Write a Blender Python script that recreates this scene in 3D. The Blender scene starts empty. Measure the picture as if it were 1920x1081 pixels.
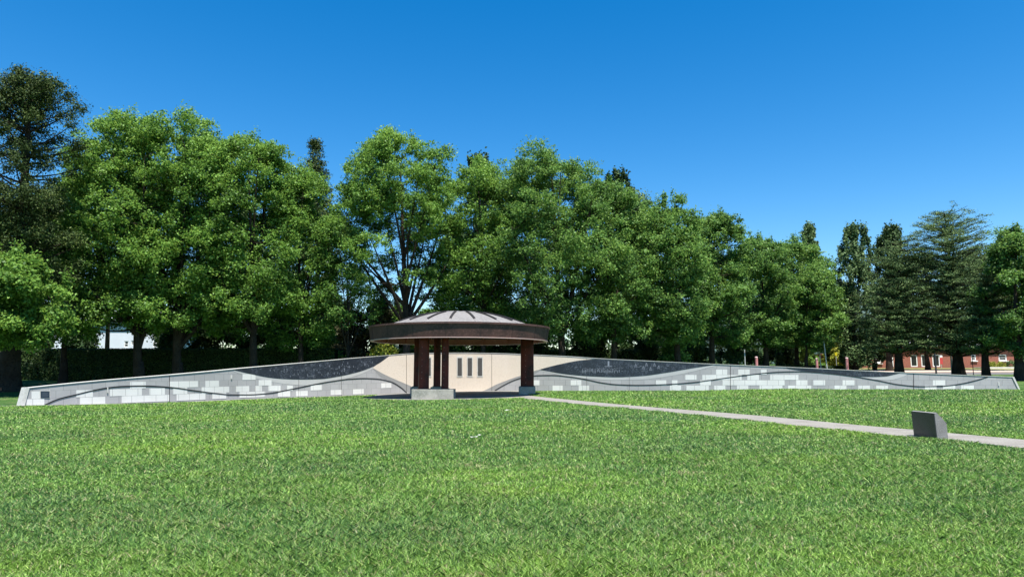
import bpy, math, random
import numpy as np
from mathutils import Vector, Matrix

# ------------------------------------------------------------------ camera, sky, sun, exposure
F = 1280.0          # focal length in pixels of the 1920 wide photograph
HOR = 698.0         # horizon row
E = 1.65            # eye height
TH = math.atan((HOR - 540.5) / F)
CT, ST = math.cos(TH), math.sin(TH)
scn = bpy.context.scene
C = scn.collection
cam = bpy.data.cameras.new('camera'); camo = bpy.data.objects.new('camera', cam); C.objects.link(camo)
cam.lens = 36.0 * F / 1920.0; cam.sensor_width = 36.0
cam.clip_start = 0.1; cam.clip_end = 12000
camo.location = (0, 0, E); camo.rotation_euler = (math.pi / 2 + TH, 0, 0)
scn.camera = camo
SUN_EL, SUN_AZ = math.radians(69), math.radians(20)      # azimuth: to the right of straight behind the camera
w = bpy.data.worlds.new('World'); scn.world = w; w.use_nodes = True
nt = w.node_tree
sky = nt.nodes.new('ShaderNodeTexSky'); sky.sky_type = 'NISHITA'; sky.sun_disc = False
sky.sun_elevation = SUN_EL; sky.sun_rotation = math.pi - SUN_AZ
sky.air_density = 1.0; sky.dust_density = 0.05; sky.ozone_density = 1.8
hs = nt.nodes.new('ShaderNodeHueSaturation'); hs.inputs['Saturation'].default_value = 1.47; hs.inputs['Value'].default_value = 0.98
nt.links.new(sky.outputs[0], hs.inputs['Color'])
nt.links.new(hs.outputs[0], nt.nodes['Background'].inputs[0])
nt.nodes['Background'].inputs[1].default_value = 0.095
sl = bpy.data.lights.new('sun', 'SUN'); so = bpy.data.objects.new('sun', sl); C.objects.link(so)
sl.energy = 5.0; sl.angle = math.radians(0.53); sl.color = (1.0, 0.965, 0.9)
SD = Vector((math.sin(SUN_AZ) * math.cos(SUN_EL), -math.cos(SUN_AZ) * math.cos(SUN_EL), math.sin(SUN_EL)))
so.rotation_euler = SD.to_track_quat('Z', 'Y').to_euler(); so.location = (20, -30, 60)
scn.view_settings.view_transform = 'Standard'; scn.view_settings.look = 'None'
scn.view_settings.exposure = 1.05; scn.view_settings.gamma = 1.0
scn.view_settings.use_curve_mapping = False

# ------------------------------------------------------------------ measuring helpers
def ray(px, py):
    """pixel of the 1920x1081 photograph -> (x/y, z/y) slopes of its line of sight"""
    u = (px - 960.0) / F; v = (540.5 - py) / F
    d = CT - v * ST
    return u / d, (ST + v * CT) / d
def at(px, py, Y):
    a, b = ray(px, py)
    return Vector((a * Y, Y, E + b * Y))
def spline(xs, ys):
    """monotone cubic through points, as a numpy function"""
    xs = np.array(xs, float); ys = np.array(ys, float)
    h = np.diff(xs); d = np.diff(ys) / h
    m = np.zeros(len(xs)); m[0] = d[0]; m[-1] = d[-1]
    for i in range(1, len(xs) - 1):
        if d[i-1] * d[i] > 0:
            w1 = 2 * h[i] + h[i-1]; w2 = h[i] + 2 * h[i-1]
            m[i] = (w1 + w2) / (w1 / d[i-1] + w2 / d[i])
    def f(x):
        x = np.clip(np.asarray(x, float), xs[0], xs[-1])
        i = np.clip(np.searchsorted(xs, x) - 1, 0, len(xs) - 2)
        t = (x - xs[i]) / h[i]
        return ((2*t**3-3*t**2+1)*ys[i] + (t**3-2*t**2+t)*h[i]*m[i] + (-2*t**3+3*t**2)*ys[i+1] + (t**3-t**2)*h[i]*m[i+1])
    return f
# depth of the long curved wall along each direction
_wx = [-925, -780, -640, -460, -340, -235, -100, 0, 110, 380, 540, 740, 960]
_wy = [33.4, 36.2, 39.5, 45.0, 48.0, 50.3, 51.9, 52.2, 51.7, 49.6, 48.7, 48.0, 47.4]
Yw = spline([x / F / 1.008 for x in _wx], _wy)
_bx = [-925, -580, -455, -380, -288, -195, -84, 130, 340, 440, 540, 960]
_bz = [-1.61, -1.69, -1.68, -1.67, -1.62, -1.53, -1.43, -1.34, -1.31, -1.2, -1.18, -1.17]
Zb = spline([x / F / 1.008 for x in _bx], _bz)
def g(X, Y):
    """ground height (vectorised)"""
    X = np.asarray(X, float); Y = np.asarray(Y, float)
    a = np.clip(X / np.maximum(Y, 8.0), -0.74, 0.76)
    yw = Yw(a); zb = Zb(a)
    t = np.clip((Y - 17.0) / (yw - 17.0), 0, 1); t = t * t * (3 - 2 * t)
    front = -1.65 * (1 - t) + zb * t
    slope = 0.046 + (0.029 - 0.046) * np.clip((a + 0.7) / 1.2, 0, 1)
    d = np.clip(Y - yw, 0, 95)
    und = 0.03 * np.sin(X * 0.31 + 1.3) * np.sin(Y * 0.27) * np.clip((30 - np.abs(Y - 22)) / 20, 0, 1)
    return E + front + und + np.where(Y > yw, d * slope, 0)
def gz(X, Y): return float(g(X, Y))
def on_ground(px, py):
    a, b = ray(px, py)
    lo, hi = 3.0, 300.0
    for _ in range(50):
        Y = 0.5 * (lo + hi)
        if E + b * Y > gz(a * Y, Y): lo = Y
        else: hi = Y
    return Vector((a * Y, Y, gz(a * Y, Y)))

# ------------------------------------------------------------------ object helpers
def tag(o, label=None, cat=None, group=None, kind=None):
    if label: o['label'] = label
    if cat: o['category'] = cat
    if group: o['group'] = group
    if kind: o['kind'] = kind
    return o
def empty(name, loc, label, cat, group=None, rz=0):
    o = bpy.data.objects.new(name, None); C.objects.link(o)
    o.location = loc; o.rotation_euler = (0, 0, rz); o.empty_display_size = 0.3
    bpy.context.view_layer.update()
    return tag(o, label, cat, group)
def link(name, me, mat, parent=None):
    o = bpy.data.objects.new(name, me); C.objects.link(o)
    if mat is not None and not me.materials: me.materials.append(mat)
    if parent is not None: o.parent = parent
    return o
class MB:
    """collects shapes in the frame of one thing"""
    def __init__(self): self.v = []; self.f = []; self.uv = {}
    def add(self, vs, fs):
        n = len(self.v); self.v += [tuple(p) for p in vs]; self.f += [tuple(i + n for i in q) for q in fs]
    def box(self, c, s, rz=0, bev=0.0):
        cx, cy, cz = c; sx, sy, sz = s[0]/2, s[1]/2, s[2]/2
        cr, sr = math.cos(rz), math.sin(rz)
        def T(x, y, z): return (cx + x*cr - y*sr, cy + x*sr + y*cr, cz + z)
        if bev <= 0:
            vs = [T(x, y, z) for z in (-sz, sz) for x, y in ((-sx,-sy),(sx,-sy),(sx,sy),(-sx,sy))]
            self.add(vs, [(3,2,1,0),(4,5,6,7),(0,1,5,4),(1,2,6,5),(2,3,7,6),(3,0,4,7)])
        else:
            b = bev
            ring = lambda ix, iy, z: [T(x, y, z) for x, y in ((-ix,-iy+b),(-ix+b,-iy),(ix-b,-iy),(ix,-iy+b),(ix,iy-b),(ix-b,iy),(-ix+b,iy),(-ix,iy-b))]
            vs = ring(sx-b/2, sy-b/2, -sz) + ring(sx, sy, -sz+b) + ring(sx, sy, sz-b) + ring(sx-b/2, sy-b/2, sz)
            fs = [tuple(range(7,-1,-1)), tuple(range(24,32))]
            for k in range(3):
                for i in range(8):
                    j = (i+1) % 8; fs.append((8*k+i, 8*k+j, 8*k+8+j, 8*k+8+i))
            self.add(vs, fs)
    def tube(self, pts, rad, n=8, cap=True):
        pts = [Vector(p) for p in pts]; vs = []; up = None
        for i, p in enumerate(pts):
            d = (pts[min(i+1, len(pts)-1)] - pts[max(i-1, 0)])
            d = d.normalized() if d.length > 1e-9 else Vector((0,0,1))
            if up is None: up = Vector((1,0,0)) if abs(d.x) < 0.9 else Vector((0,1,0))
            s = d.cross(up); s = s.normalized() if s.length > 1e-6 else Vector((1,0,0)); up = s.cross(d).normalized()
            r = rad[i] if hasattr(rad, '__len__') else rad
            for k in range(n):
                a = 2*math.pi*k/n; vs.append(p + s*(r*math.cos(a)) + up*(r*math.sin(a)))
        fs = []
        for i in range(len(pts)-1):
            for k in range(n):
                j = (k+1) % n; fs.append((n*i+k, n*i+j, n*i+n+j, n*i+n+k))
        if cap: fs.append(tuple(range(n-1,-1,-1))); fs.append(tuple(n*(len(pts)-1)+k for k in range(n)))
        self.add(vs, fs)
    def lathe(self, prof, n=72, c=(0,0,0), a0=0, a1=2*math.pi, closed=False):
        full = abs(a1-a0-2*math.pi) < 1e-6; m = n if full else n+1; vs = []
        for i in range(m):
            a = a0 + (a1-a0)*i/n
            for r, z in prof: vs.append((c[0]+r*math.cos(a), c[1]+r*math.sin(a), c[2]+z))
        k = len(prof); fs = []
        for i in range(n):
            j = (i+1) % m
            for q in range(k if closed else k-1):
                q2 = (q+1) % k
                fs.append((i*k+q, j*k+q, j*k+q2, i*k+q2))
        self.add(vs, fs)
    def prism(self, poly, z0, z1):
        n = len(poly)
        self.add([(x, y, z0) for x, y in poly] + [(x, y, z1) for x, y in poly],
                 [tuple(range(n-1,-1,-1)), tuple(range(n, 2*n))] + [(i, (i+1)%n, n+(i+1)%n, n+i) for i in range(n)])
    def build(self, name, mat, parent=None, smooth=False, uv=None):
        me = bpy.data.meshes.new(name); me.from_pydata(self.v, [], self.f); me.update()
        if smooth: me.shade_smooth()
        if uv is not None:
            lay = me.uv_layers.new(name='uv')
            idx = np.empty(len(me.loops), int); me.loops.foreach_get('vertex_index', idx)
            lay.data.foreach_set('uv', np.array(uv, float)[idx].ravel())
        return link(name, me, mat, parent)
def fast_mesh(name, V, nper, rnd=None):
    """V: (n*nper,3) separate polygons of nper corners"""
    me = bpy.data.meshes.new(name); nv = len(V); nf = nv // nper
    me.vertices.add(nv); me.vertices.foreach_set('co', np.ascontiguousarray(V, dtype=np.float32).ravel())
    me.loops.add(nv); me.loops.foreach_set('vertex_index', np.arange(nv, dtype=np.int32))
    me.polygons.add(nf); me.polygons.foreach_set('loop_start', np.arange(0, nv, nper, dtype=np.int32))
    me.update(calc_edges=True)
    if rnd is not None:
        at_ = me.attributes.new('rnd', 'FLOAT', 'POINT'); at_.data.foreach_set('value', np.ascontiguousarray(rnd, dtype=np.float32))
    return me

# ------------------------------------------------------------------ materials
def M(name, col, rough=0.8, spec=0.3, metal=0.0, noise=None, bump=0.0, bscale=20.0, coords='Object'):
    m = bpy.data.materials.new(name); m.use_nodes = True; t = m.node_tree; b = t.nodes['Principled BSDF']
    b.inputs['Base Color'].default_value = (*col, 1); b.inputs['Roughness'].default_value = rough
    b.inputs['Specular IOR Level'].default_value = spec; b.inputs['Metallic'].default_value = metal
    tc = t.nodes.new('ShaderNodeTexCoord')
    if noise:     # list of (scale, amount, colour2)
        prev = None
        for sc, lo, hi, c2 in noise:
            n = t.nodes.new('ShaderNodeTexNoise'); n.inputs['Scale'].default_value = sc; n.inputs['Detail'].default_value = 5
            t.links.new(tc.outputs[coords], n.inputs['Vector'])
            r = t.nodes.new('ShaderNodeMapRange'); r.inputs[1].default_value = lo; r.inputs[2].default_value = hi
            t.links.new(n.outputs[0], r.inputs[0])
            mx = t.nodes.new('ShaderNodeMix'); mx.data_type = 'RGBA'
            if prev is None: mx.inputs[6].default_value = (*col, 1)
            else: t.links.new(prev, mx.inputs[6])
            mx.inputs[7].default_value = (*c2, 1); t.links.new(r.outputs[0], mx.inputs[0]); prev = mx.outputs[2]
        t.links.new(prev, b.inputs['Base Color'])
    if bump:
        n = t.nodes.new('ShaderNodeTexNoise'); n.inputs['Scale'].default_value = bscale; n.inputs['Detail'].default_value = 6
        t.links.new(tc.outputs[coords], n.inputs['Vector'])
        bp = t.nodes.new('ShaderNodeBump'); bp.inputs['Strength'].default_value = bump; bp.inputs['Distance'].default_value = 0.05
        t.links.new(n.outputs[0], bp.inputs['Height']); t.links.new(bp.outputs[0], b.inputs['Normal'])
    return m
def leafmat(name, dark, light, tip, rough=0.5, trans=0.38, spec=0.22):
    m = bpy.data.materials.new(name); m.use_nodes = True; t = m.node_tree; b = t.nodes['Principled BSDF']
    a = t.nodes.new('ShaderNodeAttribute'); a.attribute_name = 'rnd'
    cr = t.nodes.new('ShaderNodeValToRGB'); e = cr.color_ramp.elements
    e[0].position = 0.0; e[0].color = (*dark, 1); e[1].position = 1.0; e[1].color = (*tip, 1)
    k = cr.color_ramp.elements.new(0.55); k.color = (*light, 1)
    t.links.new(a.outputs['Fac'], cr.inputs[0]); t.links.new(cr.outputs[0], b.inputs['Base Color'])
    b.inputs['Roughness'].default_value = rough; b.inputs['Specular IOR Level'].default_value = spec
    tr = t.nodes.new('ShaderNodeBsdfTranslucent')
    hsv = t.nodes.new('ShaderNodeHueSaturation'); hsv.inputs['Value'].default_value = 1.3; hsv.inputs['Hue'].default_value = 0.485
    t.links.new(cr.outputs[0], hsv.inputs['Color']); t.links.new(hsv.outputs[0], tr.inputs[0])
    mx = t.nodes.new('ShaderNodeMixShader'); mx.inputs[0].default_value = trans
    t.links.new(b.outputs[0], mx.inputs[1]); t.links.new(tr.outputs[0], mx.inputs[2])
    t.links.new(mx.outputs[0], t.nodes['Material Output'].inputs[0])
    return m
L_MAPLE = leafmat('leaf_yellow_green', (0.034, 0.085, 0.016), (0.140, 0.275, 0.045), (0.24, 0.40, 0.075))
L_OAK = leafmat('leaf_mid_green', (0.032, 0.075, 0.020), (0.115, 0.235, 0.048), (0.22, 0.36, 0.075))
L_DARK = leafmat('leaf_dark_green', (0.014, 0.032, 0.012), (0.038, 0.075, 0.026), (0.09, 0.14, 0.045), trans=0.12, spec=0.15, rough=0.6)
L_CEDAR = leafmat('needle_grey_green', (0.030, 0.060, 0.022), (0.125, 0.195, 0.070), (0.26, 0.35, 0.13), trans=0.1, spec=0.15, rough=0.6)
L_POPLAR = leafmat('leaf_olive_green', (0.026, 0.056, 0.020), (0.090, 0.155, 0.055), (0.21, 0.29, 0.12), trans=0.2, spec=0.15, rough=0.6)
L_CYP = leafmat('scale_leaf_dark', (0.014, 0.028, 0.008), (0.045, 0.075, 0.018), (0.13, 0.17, 0.045), trans=0.08, spec=0.15, rough=0.6)
L_DRY = leafmat('leaf_brownish', (0.05, 0.045, 0.02), (0.09, 0.085, 0.04), (0.14, 0.14, 0.07), trans=0.15)
L_HEDGE = leafmat('leaf_hedge', (0.012, 0.028, 0.010), (0.040, 0.080, 0.020), (0.12, 0.18, 0.04), trans=0.08)
L_YEL = leafmat('leaf_golden', (0.10, 0.13, 0.015), (0.22, 0.26, 0.03), (0.4, 0.4, 0.08), trans=0.2)
BARK = M('bark', (0.034, 0.026, 0.020), 0.95, 0.05, noise=[(1.5, 0.4, 0.65, (0.055, 0.044, 0.034)), (9, 0.5, 0.7, (0.018, 0.014, 0.011))], bump=0.8, bscale=12)
BARK_PALE = M('pale_bark', (0.16, 0.13, 0.10), 0.9, 0.1, noise=[(2, 0.4, 0.6, (0.08, 0.06, 0.045))], bump=0.6, bscale=10)

# grass ------------------------------------------------------------
def lawn_patches(t, coord_out):
    """shared world-space tint of the lawn: returns colour socket base and straw factor"""
    n1 = t.nodes.new('ShaderNodeTexNoise'); n1.inputs['Scale'].default_value = 0.16; n1.inputs['Detail'].default_value = 4; n1.inputs['Roughness'].default_value = 0.6
    n2 = t.nodes.new('ShaderNodeTexNoise'); n2.inputs['Scale'].default_value = 0.9; n2.inputs['Detail'].default_value = 5; n2.inputs['Roughness'].default_value = 0.65
    n3 = t.nodes.new('ShaderNodeTexNoise'); n3.inputs['Scale'].default_value = 1.1; n3.inputs['Detail'].default_value = 6; n3.inputs['Roughness'].default_value = 0.7
    for n in (n1, n2): t.links.new(coord_out, n.inputs['Vector'])
    mp = t.nodes.new('ShaderNodeMapping'); mp.inputs['Location'].default_value = (31.7, 12.3, 0); mp.inputs['Scale'].default_value = (0.8, 1.25, 1)
    t.links.new(coord_out, mp.inputs['Vector']); t.links.new(mp.outputs[0], n3.inputs['Vector'])
    def rng_(s, lo, hi):
        r = t.nodes.new('ShaderNodeMapRange'); r.inputs[1].default_value = lo; r.inputs[2].default_value = hi; t.links.new(s, r.inputs[0]); return r.outputs[0]
    return rng_(n1.outputs[0], 0.40, 0.60), rng_(n2.outputs[0], 0.42, 0.62), rng_(n3.outputs[0], 0.53, 0.70)
def mixc(t, fac, a, b):
    mx = t.nodes.new('ShaderNodeMix'); mx.data_type = 'RGBA'
    if isinstance(fac, float): mx.inputs[0].default_value = fac
    else: t.links.new(fac, mx.inputs[0])
    for i, s in ((6, a), (7, b)):
        if isinstance(s, tuple): mx.inputs[i].default_value = (*s, 1)
        else: t.links.new(s, mx.inputs[i])
    return mx.outputs[2]
def grassmat():
    m = bpy.data.materials.new('grass_blade'); m.use_nodes = True; t = m.node_tree; b = t.nodes['Principled BSDF']
    gm = t.nodes.new('ShaderNodeNewGeometry')
    f1, f2, f3 = lawn_patches(t, gm.outputs['Position'])
    a = t.nodes.new('ShaderNodeAttribute'); a.attribute_name = 'rnd'
    green = mixc(t, f1, (0.075, 0.205, 0.040), (0.240, 0.420, 0.038))
    green = mixc(t, f2, green, (0.150, 0.330, 0.045))
    nb = t.nodes.new('ShaderNodeTexNoise'); nb.inputs['Scale'].default_value = 1.0; nb.inputs['Detail'].default_value = 3
    mpb = t.nodes.new('ShaderNodeMapping'); mpb.inputs['Scale'].default_value = (0.07, 0.2, 1); mpb.inputs['Location'].default_value = (3.1, 7.7, 0)
    t.links.new(gm.outputs['Position'], mpb.inputs['Vector']); t.links.new(mpb.outputs[0], nb.inputs['Vector'])
    rb_ = t.nodes.new('ShaderNodeMapRange'); rb_.inputs[1].default_value = 0.46; rb_.inputs[2].default_value = 0.60; rb_.inputs[4].default_value = 0.6; t.links.new(nb.outputs[0], rb_.inputs[0])
    green = mixc(t, rb_.outputs[0], green, (0.048, 0.165, 0.050))
    # each blade its own tone
    r1 = t.nodes.new('ShaderNodeMapRange'); r1.inputs[1].default_value = 0.55; r1.inputs[2].default_value = 1.0; r1.inputs[4].default_value = 0.75; t.links.new(a.outputs['Fac'], r1.inputs[0])
    c = mixc(t, r1.outputs[0], green, (0.50, 0.68, 0.17))
    r2 = t.nodes.new('ShaderNodeMapRange'); r2.inputs[1].default_value = 0.42; r2.inputs[2].default_value = 0.1; r2.inputs[4].default_value = 0.9; t.links.new(a.outputs['Fac'], r2.inputs[0])
    c = mixc(t, r2.outputs[0], c, (0.018, 0.055, 0.016))
    # straw: patch factor against the blade's own number
    mt = t.nodes.new('ShaderNodeMath'); mt.operation = 'MULTIPLY'
    fr = t.nodes.new('ShaderNodeMath'); fr.operation = 'MULTIPLY'; fr.inputs[1].default_value = 7.37; t.links.new(a.outputs['Fac'], fr.inputs[0])
    fr2 = t.nodes.new('ShaderNodeMath'); fr2.operation = 'FRACT'; t.links.new(fr.outputs[0], fr2.inputs[0])
    t.links.new(f3, mt.inputs[0]); t.links.new(fr2.outputs[0], mt.inputs[1])
    ad = t.nodes.new('ShaderNodeMath'); ad.operation = 'GREATER_THAN'; ad.inputs[1].default_value = 0.45; t.links.new(mt.outputs[0], ad.inputs[0])
    g2 = t.nodes.new('ShaderNodeMath'); g2.operation = 'GREATER_THAN'; g2.inputs[1].default_value = 0.93; t.links.new(fr2.outputs[0], g2.inputs[0])
    mxx = t.nodes.new('ShaderNodeMath'); mxx.operation = 'MAXIMUM'; t.links.new(ad.outputs[0], mxx.inputs[0]); t.links.new(g2.outputs[0], mxx.inputs[1])
    c = mixc(t, mxx.outputs[0], c, (0.46, 0.41, 0.22))
    t.links.new(c, b.inputs['Base Color']); b.inputs['Roughness'].default_value = 0.5; b.inputs['Specular IOR Level'].default_value = 0.35
    tr = t.nodes.new('ShaderNodeBsdfTranslucent'); t.links.new(c, tr.inputs[0])
    mx = t.nodes.new('ShaderNodeMixShader'); mx.inputs[0].default_value = 0.18
    t.links.new(b.outputs[0], mx.inputs[1]); t.links.new(tr.outputs[0], mx.inputs[2]); t.links.new(mx.outputs[0], t.nodes['Material Output'].inputs[0])
    return m
def groundmat():
    m = bpy.data.materials.new('lawn_ground'); m.use_nodes = True; t = m.node_tree; b = t.nodes['Principled BSDF']
    gm = t.nodes.new('ShaderNodeNewGeometry')
    f1, f2, f3 = lawn_patches(t, gm.outputs['Position'])
    c = mixc(t, f1, (0.050, 0.120, 0.030), (0.110, 0.200, 0.036))
    c = mixc(t, f2, c, (0.085, 0.180, 0.040))
    n = t.nodes.new('ShaderNodeTexNoise'); n.inputs['Scale'].default_value = 14; n.inputs['Detail'].default_value = 8; n.inputs['Roughness'].default_value = 0.8
    t.links.new(gm.outputs['Position'], n.inputs['Vector'])
    r = t.nodes.new('ShaderNodeMapRange'); r.inputs[1].default_value = 0.40; r.inputs[2].default_value = 0.62; t.links.new(n.outputs[0], r.inputs[0])
    c = mixc(t, r.outputs[0], (0.020, 0.042, 0.012), c)
    mm = t.nodes.new('ShaderNodeMath'); mm.operation = 'MULTIPLY'; mm.inputs[1].default_value = 0.6; t.links.new(f3, mm.inputs[0])
    c = mixc(t, mm.outputs[0], c, (0.26, 0.22, 0.12))
    t.links.new(c, b.inputs['Base Color']); b.inputs['Roughness'].default_value = 0.95; b.inputs['Specular IOR Level'].default_value = 0.1
    bp = t.nodes.new('ShaderNodeBump'); bp.inputs['Strength'].default_value = 0.7; bp.inputs['Distance'].default_value = 0.06
    t.links.new(n.outputs[0], bp.inputs['Height']); t.links.new(bp.outputs[0], b.inputs['Normal'])
    return m

# ------------------------------------------------------------------ the ground
def ticks(parts):
    out = []
    for a, b, s in parts: out += list(np.arange(a, b, s))
    return np.array(out + [parts[-1][1]])
gx = ticks([(-3000, -600, 300), (-600, -150, 50), (-150, -60, 6), (-60, 60, 1.0), (60, 150, 6), (150, 600, 50), (600, 3000, 300)])
gy = ticks([(-600, -50, 50), (-50, 0, 5), (0, 72, 1.0), (72, 150, 4), (150, 600, 30), (600, 4200, 300)])
GX, GY = np.meshgrid(gx, gy); GZ = g(GX, GY)
nx, ny = len(gx), len(gy)
mb = MB(); mb.v = list(map(tuple, np.stack([GX, GY, GZ], -1).reshape(-1, 3)))
mb.f = [(j*nx+i, j*nx+i+1, (j+1)*nx+i+1, (j+1)*nx+i) for j in range(ny-1) for i in range(nx-1)]
ground = mb.build('ground', groundmat(), None, smooth=True); tag(ground, kind='structure')

CONC = M('concrete_path', (0.265, 0.25, 0.22), 0.9, 0.15, noise=[(1.3, 0.4, 0.7, (0.215, 0.195, 0.17)), (25, 0.45, 0.7, (0.17, 0.155, 0.135))], bump=0.3, bscale=60)
PAVE = M('concrete_paving', (0.27, 0.25, 0.22), 0.9, 0.15, noise=[(0.8, 0.4, 0.7, (0.20, 0.19, 0.165)), (30, 0.45, 0.7, (0.17, 0.16, 0.14))], bump=0.2, bscale=50)
def add_joints(m, dx, dy, step=1.8, w_=0.03):
    t = m.node_tree; b = t.nodes['Principled BSDF']; src = b.inputs['Base Color'].links[0].from_socket
    gm = t.nodes.new('ShaderNodeNewGeometry'); d = t.nodes.new('ShaderNodeVectorMath'); d.operation = 'DOT_PRODUCT'; d.inputs[1].default_value = (dx, dy, 0)
    t.links.new(gm.outputs['Position'], d.inputs[0])
    a = t.nodes.new('ShaderNodeMath'); a.operation = 'DIVIDE'; a.inputs[1].default_value = step; t.links.new(d.outputs['Value'], a.inputs[0])
    f = t.nodes.new('ShaderNodeMath'); f.operation = 'FRACT'; t.links.new(a.outputs[0], f.inputs[0])
    l = t.nodes.new('ShaderNodeMath'); l.operation = 'LESS_THAN'; l.inputs[1].default_value = w_/step; t.links.new(f.outputs[0], l.inputs[0])
    mx = t.nodes.new('ShaderNodeMix'); mx.data_type = 'RGBA'; t.links.new(l.outputs[0], mx.inputs[0]); t.links.new(src, mx.inputs[6]); mx.inputs[7].default_value = (0.07, 0.065, 0.055, 1)
    t.links.new(mx.outputs[2], b.inputs['Base Color'])
add_joints(CONC, 0.345, -0.939)
def drape(name, left, right, mat, lift=0.02, across=4):
    """a sheet draped on the ground between two edge lines of equal length"""
    v = []; f = []; n = len(left)
    for i in range(n):
        for k in range(across+1):
            t = k/across; x = left[i][0]*(1-t)+right[i][0]*t; y = left[i][1]*(1-t)+right[i][1]*t
            v.append((x, y, gz(x, y)+lift))
    m = across+1
    for i in range(n-1):
        for k in range(across): f.append((i*m+k, i*m+k+1, (i+1)*m+k+1, (i+1)*m+k))
    # edges turned down into the turf
    base = len(v)
    for i in range(n):
        for k in (0, across): x, y, z = v[i*m+k]; v.append((x, y, z-lift-0.05))
    for i in range(n-1):
        f.append((i*m, (i+1)*m, base+2*(i+1), base+2*i)); f.append((i*m+across, (i+1)*m+across, base+2*(i+1)+1, base+2*i+1))
    b = MB(); b.v = v; b.f = f
    return tag(b.build(name, mat), kind='structure')
pt = spline([985, 1005, 1080, 1187, 1400, 1640, 1711, 1776, 1920, 2150], [740.5, 743, 750.6, 760.5, 777.5, 800, 806, 812, 825, 846])
pb = spline([940, 1000, 1080, 1208, 1302, 1640, 1713, 1783, 1920, 2150], [743.5, 749.5, 757.3, 769, 777.7, 813.5, 820.5, 826.5, 841, 867])
PL, PR = [], []
for k in range(60):
    x = 992 + (2140-992)*(k/59)
    PL.append(on_ground(x, float(pt(x)))); PR.append(on_ground(x-12, float(pb(x-12))))
drape('path', [p[:2] for p in PL], [p[:2] for p in PR], CONC)
PATH_POLY = [(p.x, p.y) for p in PL] + [(p.x, p.y) for p in reversed(PR)]

# pavilion centre and the paving round it
PX, PY = -3.36, 44.0
PZ = gz(PX, PY)
def wall_pt(a, off=0.0, z=0.0):
    """point on the wall's front line, off metres in front of it"""
    y = float(Yw(a)); d = 1e-3
    y0, y1 = float(Yw(a-d)), float(Yw(a+d))
    tx, ty = (a+d)*y1-(a-d)*y0, y1-y0
    L = math.hypot(tx, ty); nx_, ny_ = ty/L, -tx/L
    return Vector((a*y + nx_*off, y + ny_*off, z))
a0_, a1_ = ray(-60, 750)[0], ray(988, 740)[0]
le, ri = [], []
for k in range(90):
    a = a0_ + (a1_-a0_)*k/89
    wd = 0.55
    # widen to a round apron under the pavilion
    p = wall_pt(a, 0.02)
    q = wall_pt(a, wd)
    dx = q.x - PX
    if abs(dx) < 6.0: q.y = min(q.y, PY - math.sqrt(36.0 - dx*dx)*0.86)
    le.append((p.x, p.y)); ri.append((q.x, q.y))
drape('paving', le, ri, PAVE, 0.03, across=14)
PAVE_POLY = le + ri[::-1]

# ------------------------------------------------------------------ lawn blades
def inside(poly, X, Y):
    r = np.zeros(X.shape, bool); n = len(poly)
    for i in range(n):
        x0, y0 = poly[i]; x1, y1 = poly[(i+1) % n]
        c = ((y0 > Y) != (y1 > Y))
        with np.errstate(divide='ignore', invalid='ignore'):
            c &= X < (x1-x0)*(Y-y0)/(y1-y0+1e-12)+x0
        r ^= c
    return r
rs = np.random.default_rng(7)
def vnoise(X, Y, s, seed):
    r = np.random.default_rng(seed); v = np.zeros_like(X)
    for k in range(7):
        th = r.uniform(0, 6.28); fr = s*r.uniform(0.6, 1.8); v += np.sin((X*np.cos(th)+Y*np.sin(th))*fr + r.uniform(0, 6.28))
    return v/3.0
def lawn(N):
    Y = 4.6*np.exp(rs.uniform(0, math.log(50/4.6), N)); a = rs.uniform(-0.80, 0.80, N); X = a*Y
    # clusters: pull blades toward tuft centres
    keep = (Y < Yw(np.clip(a, -.74, .76)) - 0.1) & ~inside(PATH_POLY, X, Y) & ~inside(PAVE_POLY, X, Y)
    ml, mr = (10.2, 16.6), (11.2, 18.1)
    keep &= ~((X > 10.31) & (X < 10.62) & (Y > 16.80) & (Y < 17.85))
    X, Y = X[keep], Y[keep]; n = len(X)
    pat = vnoise(X, Y, 0.9, 3); pat2 = vnoise(X, Y, 4.0, 5)
    sc = np.clip(Y/7.0, 1.0, 5.0)**0.62
    h = (0.036 + 0.016*np.clip(pat, -1, 1) + 0.014*np.clip(pat2, -1, 1) + rs.uniform(0, 0.036, n))*(1+0.10*(sc-1)); h = np.clip(h, 0.015, 0.11)
    wd = 0.0050*sc*rs.uniform(0.7, 1.5, n)*np.clip(Y/7.0, 1, 9)**0.38
    th = rs.uniform(0, 2*np.pi, n); lean = rs.uniform(0.2, 1.6, n)*h; ld = rs.uniform(0, 2*np.pi, n)
    Z = g(X, Y)-0.004
    sx, sy = np.cos(th)*wd/2, np.sin(th)*wd/2
    lx, ly = np.cos(ld)*lean, np.sin(ld)*lean
    P0 = np.stack([X-sx, Y-sy, Z], -1); P1 = np.stack([X+sx, Y+sy, Z], -1)
    M1 = np.stack([X+sx*0.8+lx*0.35, Y+sy*0.8+ly*0.35, Z+h*0.62], -1)
    T = np.stack([X+lx, Y+ly, Z+h], -1)
    M0 = np.stack([X-sx*0.8+lx*0.35, Y-sy*0.8+ly*0.35, Z+h*0.62], -1)
    V = np.stack([P0, P1, M1, T, M0], 1).reshape(-1, 3)
    return fast_mesh('lawn_grass', V, 5, np.repeat(rs.uniform(0, 1, n), 5))
lg = link('lawn_grass', lawn(1000000), grassmat()); tag(lg, 'short mown green grass blades covering the lawn', 'grass', kind='stuff')

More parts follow.
